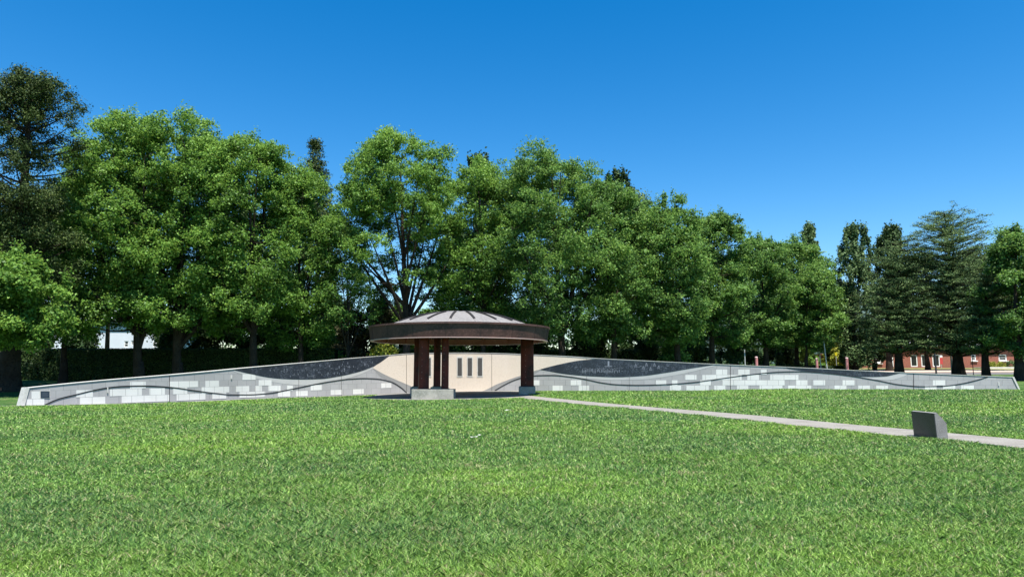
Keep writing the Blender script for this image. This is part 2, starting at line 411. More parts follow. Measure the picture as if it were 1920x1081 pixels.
# ------------------------------------------------------------------ far hill
HILL = M('wooded_hill', (0.05, 0.08, 0.07), 1.0, 0.0, noise=[(0.02, 0.4, 0.6, (0.07, 0.10, 0.09))])
mb = MB(); hv = []; n = 80
for j, (yy, s) in enumerate(((1900, 0), (2200, .55), (2500, 1.0), (2900, .6), (3300, 0))):
    for i in range(n):
        x = -1500 + 4600*i/(n-1)
        hgt = 330*math.exp(-((x-1150)/420)**2) + 150*math.exp(-((x-2100)/500)**2) + 90*math.exp(-((x+300)/900)**2) + 14*math.sin(x*.013)+8*math.sin(x*.041+j)
        hv.append((x, yy, 4+hgt*s))
mb.v = hv; mb.f = [(j*n+i, j*n+i+1, (j+1)*n+i+1, (j+1)*n+i) for j in range(4) for i in range(n-1)]
tag(mb.build('hill', HILL, smooth=True), kind='structure')

# ------------------------------------------------------------------ the long curved memorial wall
def rowfn():
    A = spline([60, 100, 320, 500, 565, 620, 672, 725, 775], [747.4, 746, 739, 733, 732, 730.4, 728.7, 727, 725.6])
    P = spline([60, 100, 320, 500, 565, 620, 672, 725, 775], [14.6, 14.3, 12.4, 10.7, 10.3, 10, 9.8, 9.7, 9.6])
    return A, P
ROWA, ROWP = rowfn()
def rowy(x, r):
    """pixel row of tile joint r: left part slopes with the wall's depth; r=0 is the joint above the lowest course"""
    if x < 850: return float(ROWA(x)) + r*float(ROWP(x))
    return 722.0 + r*10.0
def wall_map(px, py, off):
    a, b = ray(px, py)
    p = wall_pt(a, off); y = float(Yw(a))
    return (p.x, p.y, E + b*y)
def panel(xs, top, bot, off0, off1, mb=None):
    mb = mb or MB(); v = []; uv = []
    for x in xs:
        yt, yb = float(top(x)), float(bot(x))
        for (yy, oo) in ((yt, off1), (yb, off1), (yb, off0), (yt, off0)):
            v.append(wall_map(x, yy, oo))
            if x < 850: vv = -(yy-float(ROWA(x)))/float(ROWP(x)); uu = x/float(ROWP(x))*0.5
            else: vv = -(yy-722)/10.0; uu = x/20.0
            uv.append((uu, vv))
    f = []
    for i in range(len(xs)-1):
        for k in range(4):
            j = (k+1) % 4; f.append((4*i+k, 4*i+j, 4*i+4+j, 4*i+4+k))
    f.append((3, 2, 1, 0)); m = 4*(len(xs)-1); f.append((m, m+1, m+2, m+3))
    mb.add(v, f); mb.uvl = getattr(mb, 'uvl', []) + uv
    return mb
def rngx(a, b, s=8.0):
    n = max(2, int(abs(b-a)/s)+1); return list(np.linspace(a, b, n))
TOP = spline([55, 110, 201, 317, 400, 436, 580, 678, 730, 761, 813, 863, 922, 1001, 1080, 1110, 1221, 1337, 1400, 1521, 1600, 1687, 1799, 1853, 1897],
             [726.7, 720.8, 712.2, 702.7, 695.4, 691.8, 678.8, 670, 665.8, 663.2, 661.8, 661.4, 662, 665, 668.8, 671, 676.7, 682.3, 684.9, 690, 694, 698, 702.7, 704.8, 706.6])
BASE = spline([40, 235, 380, 505, 580, 672, 765, 876, 1090, 1300, 1400, 1500, 1915], [761, 756, 752, 747, 745, 742, 738, 735, 734, 734, 732, 731.5, 731.5])
def stone(name, c1, c2, joint, rough=0.75, speck=60):
    m = bpy.data.materials.new(name); m.use_nodes = True; t = m.node_tree; b = t.nodes['Principled BSDF']
    tc = t.nodes.new('ShaderNodeTexCoord')
    br = t.nodes.new('ShaderNodeTexBrick'); br.inputs['Scale'].default_value = 1.0; br.inputs['Mortar Size'].default_value = 0.022
    br.inputs['Brick Width'].default_value = 1.05; br.inputs['Row Height'].default_value = 1.0; br.inputs['Mortar Smooth'].default_value = 0.3
    br.inputs['Color1'].default_value = (*c1, 1); br.inputs['Color2'].default_value = (*c2, 1); br.inputs['Mortar'].default_value = (*joint, 1)
    t.links.new(tc.outputs['UV'], br.inputs['Vector'])
    n = t.nodes.new('ShaderNodeTexNoise'); n.inputs['Scale'].default_value = speck; n.inputs['Detail'].default_value = 3
    t.links.new(tc.outputs['Object'], n.inputs['Vector'])
    n2 = t.nodes.new('ShaderNodeTexNoise'); n2.inputs['Scale'].default_value = 0.7; n2.inputs['Detail'].default_value = 5
    t.links.new(tc.outputs['Object'], n2.inputs['Vector'])
    r = t.nodes.new('ShaderNodeMapRange'); r.inputs[3].default_value = 0.80; r.inputs[4].default_value = 1.2; t.links.new(n.outputs[0], r.inputs[0])
    r2 = t.nodes.new('ShaderNodeMapRange'); r2.inputs[1].default_value = 0.3; r2.inputs[2].default_value = 0.7; r2.inputs[3].default_value = 0.9; r2.inputs[4].default_value = 1.06; t.links.new(n2.outputs[0], r2.inputs[0])
    mu = t.nodes.new('ShaderNodeMath'); mu.operation = 'MULTIPLY'; t.links.new(r.outputs[0], mu.inputs[0]); t.links.new(r2.outputs[0], mu.inputs[1])
    vm = t.nodes.new('ShaderNodeVectorMath'); vm.operation = 'SCALE'; t.links.new(br.outputs[0], vm.inputs[0]); t.links.new(mu.outputs[0], vm.inputs['Scale'])
    t.links.new(vm.outputs[0], b.inputs['Base Color']); b.inputs['Roughness'].default_value = rough; b.inputs['Specular IOR Level'].default_value = 0.25
    return m
GREY = stone('grey_granite', (0.335, 0.325, 0.325), (0.365, 0.355, 0.355), (0.235, 0.23, 0.23))
LTILE = stone('white_granite', (0.62, 0.605, 0.58), (0.655, 0.64, 0.615), (0.36, 0.355, 0.345))
BEIGE = M('beige_aggregate', (0.66, 0.56, 0.465), 0.9, 0.2, noise=[(38, 0.55, 0.66, (0.38, 0.30, 0.22)), (0.6, 0.45, 0.75, (0.60, 0.50, 0.405)), (90, 0.52, 0.7, (0.74, 0.68, 0.60))], bump=0.4, bscale=30)
RIB = M('smooth_grey_stone', (0.43, 0.42, 0.41), 0.8, 0.25, noise=[(1.2, 0.4, 0.7, (0.38, 0.37, 0.365)), (50, 0.4, 0.7, (0.47, 0.46, 0.45))])
WEDGE = M('mid_grey_stone', (0.25, 0.245, 0.24), 0.8, 0.25, noise=[(50, 0.4, 0.7, (0.26, 0.255, 0.25))])
COPE = M('pale_concrete', (0.58, 0.56, 0.52), 0.85, 0.25, noise=[(1.5, 0.4, 0.7, (0.47, 0.455, 0.42)), (14, 0.5, 0.75, (0.40, 0.38, 0.35))], bump=0.15, bscale=30)
LINE = M('dark_inlay', (0.018, 0.018, 0.02), 0.6, 0.3)
PLAQ = M('dark_bronze_plate', (0.055, 0.050, 0.048), 0.45, 0.5, noise=[(30, 0.45, 0.6, (0.09, 0.085, 0.08))], bump=0.5, bscale=45)
def mural_mat():
    m = bpy.data.materials.new('etched_black_granite'); m.use_nodes = True; t = m.node_tree; b = t.nodes['Principled BSDF']
    tc = t.nodes.new('ShaderNodeTexCoord')
    mp = t.nodes.new('ShaderNodeMapping'); mp.inputs['Scale'].default_value = (1, 1, 0.7); t.links.new(tc.outputs['Object'], mp.inputs['Vector'])
    n = t.nodes.new('ShaderNodeTexNoise'); n.inputs['Scale'].default_value = 6.5; n.inputs['Detail'].default_value = 7; n.inputs['Distortion'].default_value = 1.6
    t.links.new(mp.outputs[0], n.inputs['Vector'])
    n2 = t.nodes.new('ShaderNodeTexNoise'); n2.inputs['Scale'].default_value = 0.8; n2.inputs['Detail'].default_value = 3; t.links.new(tc.outputs['Object'], n2.inputs['Vector'])
    r = t.nodes.new('ShaderNodeMapRange'); r.inputs[1].default_value = 0.50; r.inputs[2].default_value = 0.62; t.links.new(n.outputs[0], r.inputs[0])
    r2 = t.nodes.new('ShaderNodeMapRange'); r2.inputs[1].default_value = 0.34; r2.inputs[2].default_value = 0.52; t.links.new(n2.outputs[0], r2.inputs[0])
    mu = t.nodes.new('ShaderNodeMath'); mu.operation = 'MULTIPLY'; t.links.new(r.outputs[0], mu.inputs[0]); t.links.new(r2.outputs[0], mu.inputs[1])
    c = mixc(t, mu.outputs[0], (0.016, 0.020, 0.030), (0.060, 0.070, 0.092))
    t.links.new(c, b.inputs['Base Color']); b.inputs['Roughness'].default_value = 0.35; b.inputs['Specular IOR Level'].default_value = 0.5
    return m
MURAL = mural_mat()
ETCH = M('etched_lines', (0.22, 0.24, 0.28), 0.8, 0.2)

wall = empty('memorial_wall', (0, 0, 0), 'long low curved granite wall, grey with pale blocks, dark etched panels and a beige middle', 'wall')
WT = 0.42
xs = rngx(52, 1899, 7)
# main body: end faces lean outward towards the ground
def body(off0, off1, name, mat):
    b = MB(); v = []; uv = []; X = rngx(0, 1, 1/260)
    for t in X:
        xt = 55 + (1897-55)*t; xb = 44.5 + (1911-44.5)*t
        yt, yb = float(TOP(xt)), float(BASE(xb)) + 3
        for (x, yy, oo) in ((xt, yt, off1), (xb, yb, off1), (xb, yb, off0), (xt, yt, off0)):
            v.append(wall_map(x, yy, oo))
            if x < 850: uv.append((x/float(ROWP(x))*0.5, -(yy-float(ROWA(x)))/float(ROWP(x))))
            else: uv.append((x/20.0, -(yy-722)/10.0))
    # split each column so texture follows the courses
    n = len(X); f = []
    for i in range(n-1):
        for k in range(4):
            j = (k+1) % 4; f.append((4*i+k, 4*i+j, 4*i+4+j, 4*i+4+k))
    f.append((3, 2, 1, 0)); m = 4*(n-1); f.append((m, m+1, m+2, m+3))
    b.v = v; b.f = f
    return b.build(name, mat, wall, uv=uv)
body(-WT, 0.0, 'wall_body', GREY)
# coping
b = MB(); panel(rngx(55, 1897, 7), lambda x: TOP(x) - 0.75, lambda x: TOP(x) + 0.1, -WT-0.03, 0.035, b); b.build('coping', COPE, wall)
# slanted pale end pieces
for name_, sx0, sx1, sg in (('end_pier', 55, 44.5, -1), ('end_pier', 1897, 1911, 1)):
    b = MB(); v = []
    yt, yb = float(TOP(sx0)) - 1.0, float(BASE(sx1)) + 3
    for o in (-WT-0.05, 0.05):
        A = wall_map(sx0, yt, o); B = wall_map(sx1, yb, o); w_ = 0.16 if sg < 0 else 0.12
        a, _ = ray(sx0, yt); q = wall_pt(a+0.004) - wall_pt(a-0.004); q.normalize()
        for P in (A, B): v.append(P); v.append((P[0]+sg*q.x*w_, P[1]+sg*q.y*w_, P[2]))
    b.add(v, [(0,1,3,2), (4,6,7,5), (0,4,5,1), (1,5,7,3), (3,7,6,2), (2,6,4,0)]); b.build(name_, COPE, wall)
# smooth bands beneath the dark panels
sp = spline
dL_bot = sp([436, 480, 505, 534, 567, 601, 630, 661, 688, 709, 730], [692.6, 702.7, 707.3, 710, 710.8, 710, 706, 699.6, 691.5, 681.6, 666.8])
rb = MB()
panel(rngx(438, 699, 6), lambda x: dL_bot(x) - 1.0, sp([436, 480, 534, 575, 620, 661, 685, 700], [695, 709, 719, 722, 716, 706, 697.5, 690]), 0, 0.006, rb)
panel(rngx(1013, 1340, 6), sp([1013, 1062, 1104, 1154, 1200, 1250, 1290, 1337, 1340], [691.5, 700, 703.6, 705.5, 703.5, 697, 690, 683.8, 683.6]),
      sp([1013, 1062, 1104, 1154, 1200, 1250, 1290, 1340], [694.5, 704.5, 709.5, 712, 711, 705.5, 698, 685.5]), 0, 0.006, rb)
panel(rngx(1604, 1700, 6), sp([1604, 1640, 1665, 1690, 1700], [703.5, 705, 703, 698.8, 699.1]), sp([1604, 1640, 1665, 1690, 1700], [706.5, 711, 712, 707, 702]), 0, 0.006, rb)
rb.build('smooth_band', RIB, wall)
# darker wedges beside the beige field
wd = MB()
panel(rngx(699, 800, 5), sp([699, 724, 751, 776, 800], [689, 702.5, 714.8, 725.4, 735]), sp([699, 715, 735, 752, 770, 800], [690.5, 707, 714, 725, 735.5, 736.5]), 0, 0.007, wd)
panel(rngx(905, 1013, 5), sp([905, 930, 972, 1013], [732, 720.5, 705, 691.8]), sp([905, 928, 947, 965, 978, 1005, 1013], [735, 732, 720, 711.5, 707, 699, 693.5]), 0, 0.007, wd)
wd.build('mid_grey_wedge', WEDGE, wall)
# beige field
b = MB()
panel(rngx(699.5, 1117, 4), sp([699, 709, 730, 761, 813, 863, 922, 1001, 1080, 1117], [689, 681.6, 666.9, 664.2, 662.9, 662.5, 663.1, 666.1, 669.9, 672.3]),
      sp([699, 724, 751, 776, 800, 830, 876, 905, 930, 972, 1013, 1046, 1090, 1117], [689.4, 703, 715, 725.6, 736.5, 737, 737, 732.4, 720.6, 705, 691.8, 683.2, 674.9, 672.6]), 0, 0.010, b)
b.build('beige_field', BEIGE, wall)
# three dark etched fields
b = MB(); panel(rngx(437, 730, 4), lambda x: float(TOP(x)) + 0.9, lambda x: max(float(dL_bot(x)), float(TOP(x)) + 1.0), 0, 0.016, b)
d1 = b.build('etched_panel', MURAL, wall)
b = MB()
panel(rngx(1013, 1337, 4), lambda x: float(sp([1013, 1046, 1090, 1117], [692.4, 683.6, 675.1, 672.6])(x)) if x < 1117 else float(TOP(x)) + 1.1,
      lambda x: float(sp([1013, 1062, 1104, 1154, 1200, 1250, 1290, 1337], [692.8, 701, 704.6, 706.5, 704.5, 698, 691, 683.8])(x)), 0, 0.016, b)
d2 = b.build('etched_panel', MURAL, wall)
b = MB(); panel(rngx(1474, 1687, 4), lambda x: float(TOP(x)) + 1.0,
                lambda x: max(float(sp([1473, 1487, 1520, 1550, 1598, 1633, 1662, 1675, 1687], [689.2, 692, 696, 699.4, 704.6, 706, 704.8, 701.9, 699.2])(x)), float(TOP(x))+1.05), 0, 0.016, b)
d3 = b.build('etched_panel', MURAL, wall); d3['label'] = 'thin dark panel near the right end of the wall'
# etched drawings: little standing figures and lines of them
def etch(parent, marks):
    b = MB(); off0, off1 = 0.016, 0.019
    for (x, y, w_, h_) in marks: panel([x-w_/2, x+w_/2], lambda q: y-h_/2, lambda q: y+h_/2, off0, off1, b)
    b.build('etching', ETCH, parent)
rr = random.Random(5)
mk = [(1141, 681, 3.2, 9), (1141, 686.5, 14, 1.0), (1141, 675.8, 1.8, 2)]
for i in range(26):
    x = 1092 + i*2.75 + rr.uniform(-.6, .6); mk += [(x, 695 + rr.uniform(-1.5, 1.5), .8, 5+rr.uniform(-1, 2)), (x+.2, 690.6+rr.uniform(-1.2, 1.2), .9, 1.0)]
for x, y in ((1192, 685), (1206, 689), (1212, 683), (1220, 691), (1227, 683.5), (1235, 688)):
    mk += [(x-1.8, y+1.5, .6, 4), (x+1.8, y+1.5, .6, 4), (x, y-1, 3.4, .6), (x, y-2.4, 1.4, 1.6), (x, y+1.4, .7, 2.6)]
for i in range(40): mk.append((rr.uniform(1060, 1290), rr.uniform(684, 698) , rr.uniform(.5, 5), rr.uniform(.25, .5)))
mk = [m_ for m_ in mk if m_[1]-m_[3]/2 > max(float(TOP(m_[0])), 672)+2.5 and m_[1]+m_[3]/2 < float(sp([1013, 1062, 1104, 1154, 1200, 1250, 1290, 1337], [692.8, 701, 704.6, 706.5, 704.5, 698, 691, 683.8])(m_[0]))-1]
etch(d2, mk)
mk = []
for i in range(150):
    x = rr.uniform(478, 705); y = rr.uniform(672, 708); w_, h_ = (rr.uniform(.4, .9), rr.uniform(1.5, 5)) if rr.random() < .6 else (rr.uniform(1.5, 5), rr.uniform(.3, .6))
    if y-h_/2 > float(TOP(x))+3 and y+h_/2 < float(dL_bot(x))-2.5: mk.append((x, y, w_, h_))
etch(d1, mk)
# pale blocks
Lb = [(59,75,-1),(49.5,83,0),(143,174,-1),(150,197.5,0),(244,273,-2),(206,266,-1),(280,309,-1),(228,317,0),(318,371,-2),(385,411,-2),(324,351,-1),(331,385,0),(378,429.6,-1),
      (398,424,0),(454.6,479,-3),(485,509,-2),(442.5,467,-1),(479,491,-1),(503,526,-1),(449,497,0),(537.7,549,-1),(521,544,0),(555,577,0),(582.5,604,-1),(620,641,0),(661.7,682,0),(714.8,733.8,-1)]
R_ = {0: [(1036,1055),(1085,1104.6),(1256,1277),(1287,1329),(1339,1360),(1381.7,1403),(1424,1467),(1477.7,1521),(1564.6,1587),(1609,1631),(1642.7,1665),(1734,1756),(1768,1791),(1802,1826)],
      -1: [(1000,1011.5),(1070,1090),(1229.6,1250),(1260,1271),(1312,1333),(1354,1471),(1492.7,1514),(1525,1547),(1579.6,1602),(1749,1772)],
      -2: [(1285,1306),(1316.7,1390.6),(1401,1423),(1443.8,1497)], -3: [(1342.7,1363.5),(1384,1405.6),(1426.7,1437.5)]}
Rb = [(a, b_, r) for r, l in R_.items() for a, b_ in l]
tb = MB()
for x0, x1, r in Lb + Rb:
    ym = lambda x: float(BASE(x)) - 0.3
    panel(rngx(x0, x1, 6), lambda x: rowy(x, r) + 0.1, lambda x: min(rowy(x, r+1) - 0.1, ym(x)), 0, 0.010, tb)
tb.build('pale_blocks', LTILE, wall, uv=tb.uvl)
# long dark inlaid curves
L1 = sp([83, 110, 144, 173, 201, 233, 271, 319, 358, 401, 432, 467, 505, 547, 588, 620, 655, 682, 709, 732, 751, 763], [759, 747.5, 739, 731.9, 726.5, 723.6, 722.9, 725.6, 730.8, 736.6, 739.4, 739.5, 736.7, 729, 720.4, 714.6, 710, 708.8, 710, 715, 725.6, 736])
L2 = sp([927, 947, 965, 978, 1005, 1034, 1069, 1100, 1129, 1158, 1196, 1250, 1302, 1354, 1400, 1467, 1498, 1540, 1592, 1644, 1687, 1728, 1766, 1801, 1828, 1852],
        [732, 720.4, 712, 708, 703.6, 703, 705.8, 711, 717, 720.4, 721.4, 720, 716, 709, 702.7, 696.5, 696, 698.2, 703.9, 712.4, 720.6, 724, 723.4, 719, 713, 705.8])
def curve_line(fn, a, b_, w0, w1, mb):
    X = rngx(a, b_, 3)
    def hw(x):
        d = (float(fn(x+1))-float(fn(x-1)))/2
        return (w0 + (w1-w0)*(x-a)/(b_-a))*0.5*math.sqrt(1+d*d)
    panel(X, lambda x: float(fn(x))-hw(x), lambda x: float(fn(x))+hw(x), 0, 0.022, mb)
ln = MB(); curve_line(L1, 83.5, 763, 2.3, 1.5, ln); curve_line(L2, 927.5, 1852, 1.5, 1.4, ln); ln.build('inlaid_curve', LINE, wall)
# vertical movement joints
jn = MB()
for x, w_ in ((317.5, .8), (762, .55), (922, .55), (1369.5, .8), (1713, .8), (1100, .3), (1180, .3), (560, .3), (640, .3)):
    panel([x-w_/2, x+w_/2], lambda q: float(TOP(q))+0.9, lambda q: float(BASE(q)), 0, 0.024, jn)
jn.build('movement_joint', LINE, wall)
# small pale light slots, plaque
st = MB()
for x, y0, y1 in ((201.3, 725.5, 736), (433.6, 703, 710), (1872, 715.5, 722.5)): panel([x-.9, x+.9], lambda q: y0, lambda q: y1, 0, 0.05, st)
st.build('pale_fin', COPE, wall)
b = MB(); panel([74.5, 93.8], lambda q: 731.5+(q-84)*-.03, lambda q: 746.2, 0, 0.016, b); fr = b.build('plaque_frame', COPE, wall)
b = MB(); panel([75.8, 92.6], lambda q: 732.6, lambda q: 745.2, 0.016, 0.03, b)
pq = b.build('plaque', M('dark_blue_plate', (0.02, 0.032, 0.05), 0.35, 0.5), fr)
b = MB()
for k in range(6): panel([78.5, 90.5-(k % 3)], lambda q: 735+k*1.5, lambda q: 735.5+k*1.5, 0.03, 0.034, b)
b.build('plaque_lettering', M('worn_lettering', (0.09, 0.11, 0.14), 0.6), fr)
# upright bronze plaques in pale surrounds
for x in (803.5, 862, 881, 900):
    b = MB(); panel([x-5.6, x+5.6], lambda q: 667.6, lambda q: 706.4, 0.010, 0.03, b)
    fr = b.build('bronze_plaque', COPE, wall)
    b = MB(); panel([x-4, x+4], lambda q: 670.6, lambda q: 703.6, 0.03, 0.045, b); b.build('bronze_plate', PLAQ, fr)

# ------------------------------------------------------------------ the domed pavilion
ROOF = M('weathered_roof_sheet', (0.200, 0.188, 0.180), 0.65, 0.3, 0.0, noise=[(0.6, 0.35, 0.7, (0.155, 0.146, 0.140)), (7, 0.45, 0.7, (0.235, 0.222, 0.213))], bump=0.06, bscale=5)
RIM = M('dark_copper_fascia', (0.085, 0.044, 0.036), 0.55, 0.25, 0.0, noise=[(1.2, 0.4, 0.65, (0.045, 0.027, 0.024)), (9, 0.5, 0.72, (0.12, 0.065, 0.055))], bump=0.08, bscale=4)
INNER = M('reddish_copper_inside', (0.62, 0.25, 0.20), 0.6, 0.3, 0.0, noise=[(1.0, 0.4, 0.65, (0.52, 0.20, 0.16)), (8, 0.5, 0.72, (0.66, 0.33, 0.27))])
LIP = M('bright_copper_edge', (0.52, 0.36, 0.32), 0.5, 0.5, 0.3)
COL = M('oxblood_column', (0.125, 0.020, 0.012), 0.45, 0.2, 0.0, noise=[(1.5, 0.4, 0.65, (0.030, 0.009, 0.008)), (14, 0.5, 0.72, (0.11, 0.026, 0.018))])
PLIN = M('weathered_concrete', (0.36, 0.34, 0.29), 0.9, 0.2, noise=[(1.8, 0.4, 0.65, (0.24, 0.235, 0.20)), (16, 0.5, 0.75, (0.42, 0.40, 0.36))], bump=0.2, bscale=30)
BLACK = M('near_black_metal', (0.022, 0.018, 0.018), 0.5, 0.4)
pav = empty('domed_pavilion', (PX, PY, PZ), 'round open pavilion with a shallow metal dome on dark red columns', 'pavilion')
RR = 168.0/F*PY/1.004
def H(py, Y=PY): return E + ray(960, py)[1]*Y - PZ      # height above the pavilion's base
zb_, zt_ = H(640.7), H(617.0)
apex = H(584.2)
def dz(r): return apex - 0.97*(r/(156/F*PY))**2 * (40/F*PY)
# dome with shallow facets
prof = [(r, dz(r)) for r in np.linspace(0.02, RR-0.12, 16)]
b = MB(); b.lathe(prof, 72); b.lathe([(r, z-0.06) for r, z in prof][::-1], 72); b.build('dome', ROOF, pav, smooth=True)
sm = MB(); bars = MB()
NS = 18
for k in range(NS):
    a = math.radians(-90 - 3.6 + 20*k)
    c_, s_ = math.cos(a), math.sin(a)
    def strip_(mb_, r0, r1, w_, h_, n=8):
        rs_ = np.linspace(r0, r1, n); v = []
        for r in rs_:
            for (o, hh) in ((-w_, -.02), (w_, -.02), (w_, h_), (-w_, h_)): v.append((r*c_ - o*s_, r*s_ + o*c_, dz(r)+hh))
        f = [(4*i+q, 4*i+(q+1) % 4, 4*i+4+(q+1) % 4, 4*i+4+q) for i in range(n-1) for q in range(4)] + [(3, 2, 1, 0), (4*n-4, 4*n-3, 4*n-2, 4*n-1)]
        mb_.add(v, f)
    strip_(sm, 0.5, RR-0.2, 0.014, 0.03, 14)
    bb = MB(); strip_(bb, 1.9, 4.05, 0.06, 0.08); bb.build('roof_vent', BLACK, pav)
sm.build('roof_seams', M('pale_seam', (0.30, 0.27, 0.26), 0.6), pav)
# fascia ring
b = MB(); b.lathe([(RR-0.05, zt_), (RR, zt_), (RR-0.12, zb_+0.045), (RR-0.16, zb_+0.045)], 108, closed=True)
fa = b.build('fascia', RIM, pav)
b = MB(); b.lathe([(RR-0.10, zt_-0.03), (RR+0.06, zt_-0.03), (RR+0.06, zt_+0.075), (RR-0.10, zt_+0.075)], 108, closed=True); b.build('top_rim', RIM, pav, smooth=False)
b = MB(); b.lathe([(RR-0.30, zb_), (RR-0.085, zb_), (RR-0.085, zb_+0.042), (RR-0.30, zb_+0.042)], 108, closed=True); b.build('bottom_flange', LIP, pav)
b = MB(); b.lathe([(RR-0.175, zb_+0.045), (RR-0.065, zt_-0.05), (RR-0.08, zt_-0.05), (RR-0.19, zb_+0.045)], 108, closed=True)
b.build('fascia_lining', INNER, pav)
b = MB(); b.lathe([(0.02, zt_+0.25), (RR-0.1, zt_-0.06)], 72); b.build('ceiling', M('dark_red_ceiling', (0.10, 0.04, 0.035), 0.6), pav)
for k in range(NS):
    a = math.radians(-90 - 3.6 + 20*k); c_, s_ = math.cos(a), math.sin(a)
    v = []
    for dr in (-0.01, 0.012):
        for o in (-.009, .009):
            for z, r0 in ((zb_+0.05, RR-0.12), (zt_-0.035, RR-0.003)): v.append(((r0+dr)*c_-o*s_, (r0+dr)*s_+o*c_, z))
    jb = MB(); jb.add(v, [(0,1,3,2), (4,6,7,5), (0,4,5,1), (2,3,7,6), (0,2,6,4), (1,5,7,3)]); jb.build('fascia_joint', BLACK, fa)
    # triangular gusset inside the ring, at the joints between
    a = math.radians(-90 + 6.4 + 20*k); c_, s_ = math.cos(a), math.sin(a); v = []
    for o in (-.02, .02):
        for r, z in ((RR-0.19, zb_+0.045), (RR-0.08, zt_-0.06), (RR-0.55, zt_-0.06), (RR-0.26, zb_+0.18)): v.append((r*c_-o*s_, r*s_+o*c_, z))
    gb = MB(); gb.add(v, [(3,2,1,0), (4,5,6,7), (0,1,5,4), (1,2,6,5), (2,3,7,6), (3,0,4,7)]); gb.build('bracket', INNER, pav)
# columns: oval steel shafts, slightly wider at the foot
def column(x, y, wx, wy, zt0, rot, lean=0.0, lab=None):
    b = MB(); v = []; n = 28; lv = [(zt0, 1.02), (zt0+0.6, 1.01), (zt0+1.6, 1.0), (zb_+0.1, 0.98), (zb_+0.34, 0.98)]
    for z, s in lv:
        for k in range(n):
            t = 2*math.pi*k/n
            ex = abs(math.cos(t))**0.7*math.copysign(1, math.cos(t)); ey = abs(math.sin(t))**0.7*math.copysign(1, math.sin(t))
            lx, ly = wx/2*ex*s, wy/2*ey*s
            v.append((x+lean*(z-zt0)+lx*math.cos(rot)-ly*math.sin(rot), y+lx*math.sin(rot)+ly*math.cos(rot), z))
    f = [(n*i+k, n*i+(k+1) % n, n*i+n+(k+1) % n, n*i+n+k) for i in range(len(lv)-1) for k in range(n)] + [tuple(range(n-1, -1, -1)), tuple(n*(len(lv)-1)+k for k in range(n))]
    b.add(v, f); o = b.build('column', COL, pav, smooth=False)
    if lab: o['label'] = lab
    for q in range(7 if lab or wx < .45 else 0):      # line of bolts up one face
        bt = MB(); zz = zt0+0.25+q*0.36; bt.tube([(x-wx*.12, y-wy*.5-.02, zz), (x-wx*.12, y-wy*.5+.06, zz)], 0.014, 6); bt.build('bolt', LIP, o)
    fl = MB(); fl.box((x, y, zt0+0.02), (wx*1.18, wy*1.18, 0.04), rot); fl.build('foot_plate', BLACK, o)
def PXY(px, Y): a, _ = ray(px, 700); return a*Y-PX, Y-PY
z1 = H(728.8, 40.1); z2 = H(724.3, 45.2)
x, y = PXY(794.5, 40.1); column(x, y, 0.60, 0.60, z1, 0.3, 0.0, 'front column with a red lit face')
x, y = PXY(783, 45.2); column(x, y, 0.50, 0.5, z2, 0)
x, y = PXY(834.5, 40.3); column(x, y, 0.42, 0.42, z1, 0)
x, y = PXY(819.5, 45.2); column(x, y, 0.46, 0.44, z2, 0.2)
x, y = PXY(988.5, 45.2); column(x, y, 0.86, 0.40, z2, 0, 0.0, 'single column at the right of the pavilion')
# plinths
def plinth(x0, x1, Y0, Y1, pyt, yref, lab=None):
    a0, a1 = ray(x0, 730)[0]*Y0, ray(x1, 730)[0]*Y0
    zt = H(pyt, yref); b = MB(); b.box(((a0+a1)/2-PX, (Y0+Y1)/2-PY, zt/2-0.15), (a1-a0, Y1-Y0, zt+0.3), 0, 0.02)
    o = b.build('plinth', PLIN, pav)
    if lab: o['label'] = lab
plinth(771.5, 850, 39.35, 41.0, 729, 40.1, 'long low plinth under two columns')
plinth(769, 795, 44.3, 46.1, 724.5, 45.2)
plinth(807, 833, 44.3, 46.1, 724.5, 45.2)
plinth(973, 1004, 44.4, 46.0, 724.5, 45.2, 'short pale plinth under the right column')

# ------------------------------------------------------------------ granite marker beside the path
GR_D = M('polished_dark_granite', (0.030, 0.033, 0.036), 0.42, 0.5, noise=[(30, 0.45, 0.65, (0.055, 0.058, 0.06)), (4, 0.5, 0.7, (0.045, 0.05, 0.055))], bump=0.05, bscale=20)
GR_S = M('sawn_grey_granite', (0.20, 0.195, 0.185), 0.85, 0.2, noise=[(3, 0.4, 0.65, (0.14, 0.135, 0.125)), (60, 0.45, 0.7, (0.28, 0.27, 0.26))], bump=0.3, bscale=40)
mx0, my0, my1 = 10.31, 16.85, 17.80
mz = gz(10.4, 17.3)
mk_ = empty('granite_marker', (mx0, my0, mz), 'dark slanted granite marker block standing beside the path', 'marker stone')
b = MB(); P_ = [(0, -0.1), (-0.035, 0.64), (0.02, 0.655), (0.24, 0.40), (0.255, -0.1)]
v = [(x, 0, z) for x, z in P_] + [(x, my1-my0, z) for x, z in P_]
b.add(v, [(0,1,2,3,4)[::-1], (5,6,7,8,9), (0,5,6,1), (1,6,7,2), (2,7,8,3), (3,8,9,4)]); b.build('stone_block', GR_S, mk_)
b = MB(); L_ = my1-my0
b.add([(-0.004, 0.0, -0.1), (-0.004, L_, -0.1), (-0.039, L_, 0.64), (-0.039, 0.0, 0.64), (-0.018, 0.0, -0.1), (-0.018, L_, -0.1), (-0.053, L_, 0.64), (-0.053, 0.0, 0.64)],
      [(0,1,2,3), (7,6,5,4), (0,4,5,1), (1,5,6,2), (2,6,7,3), (3,7,4,0)]); b.build('inscription_face', GR_D, mk_)

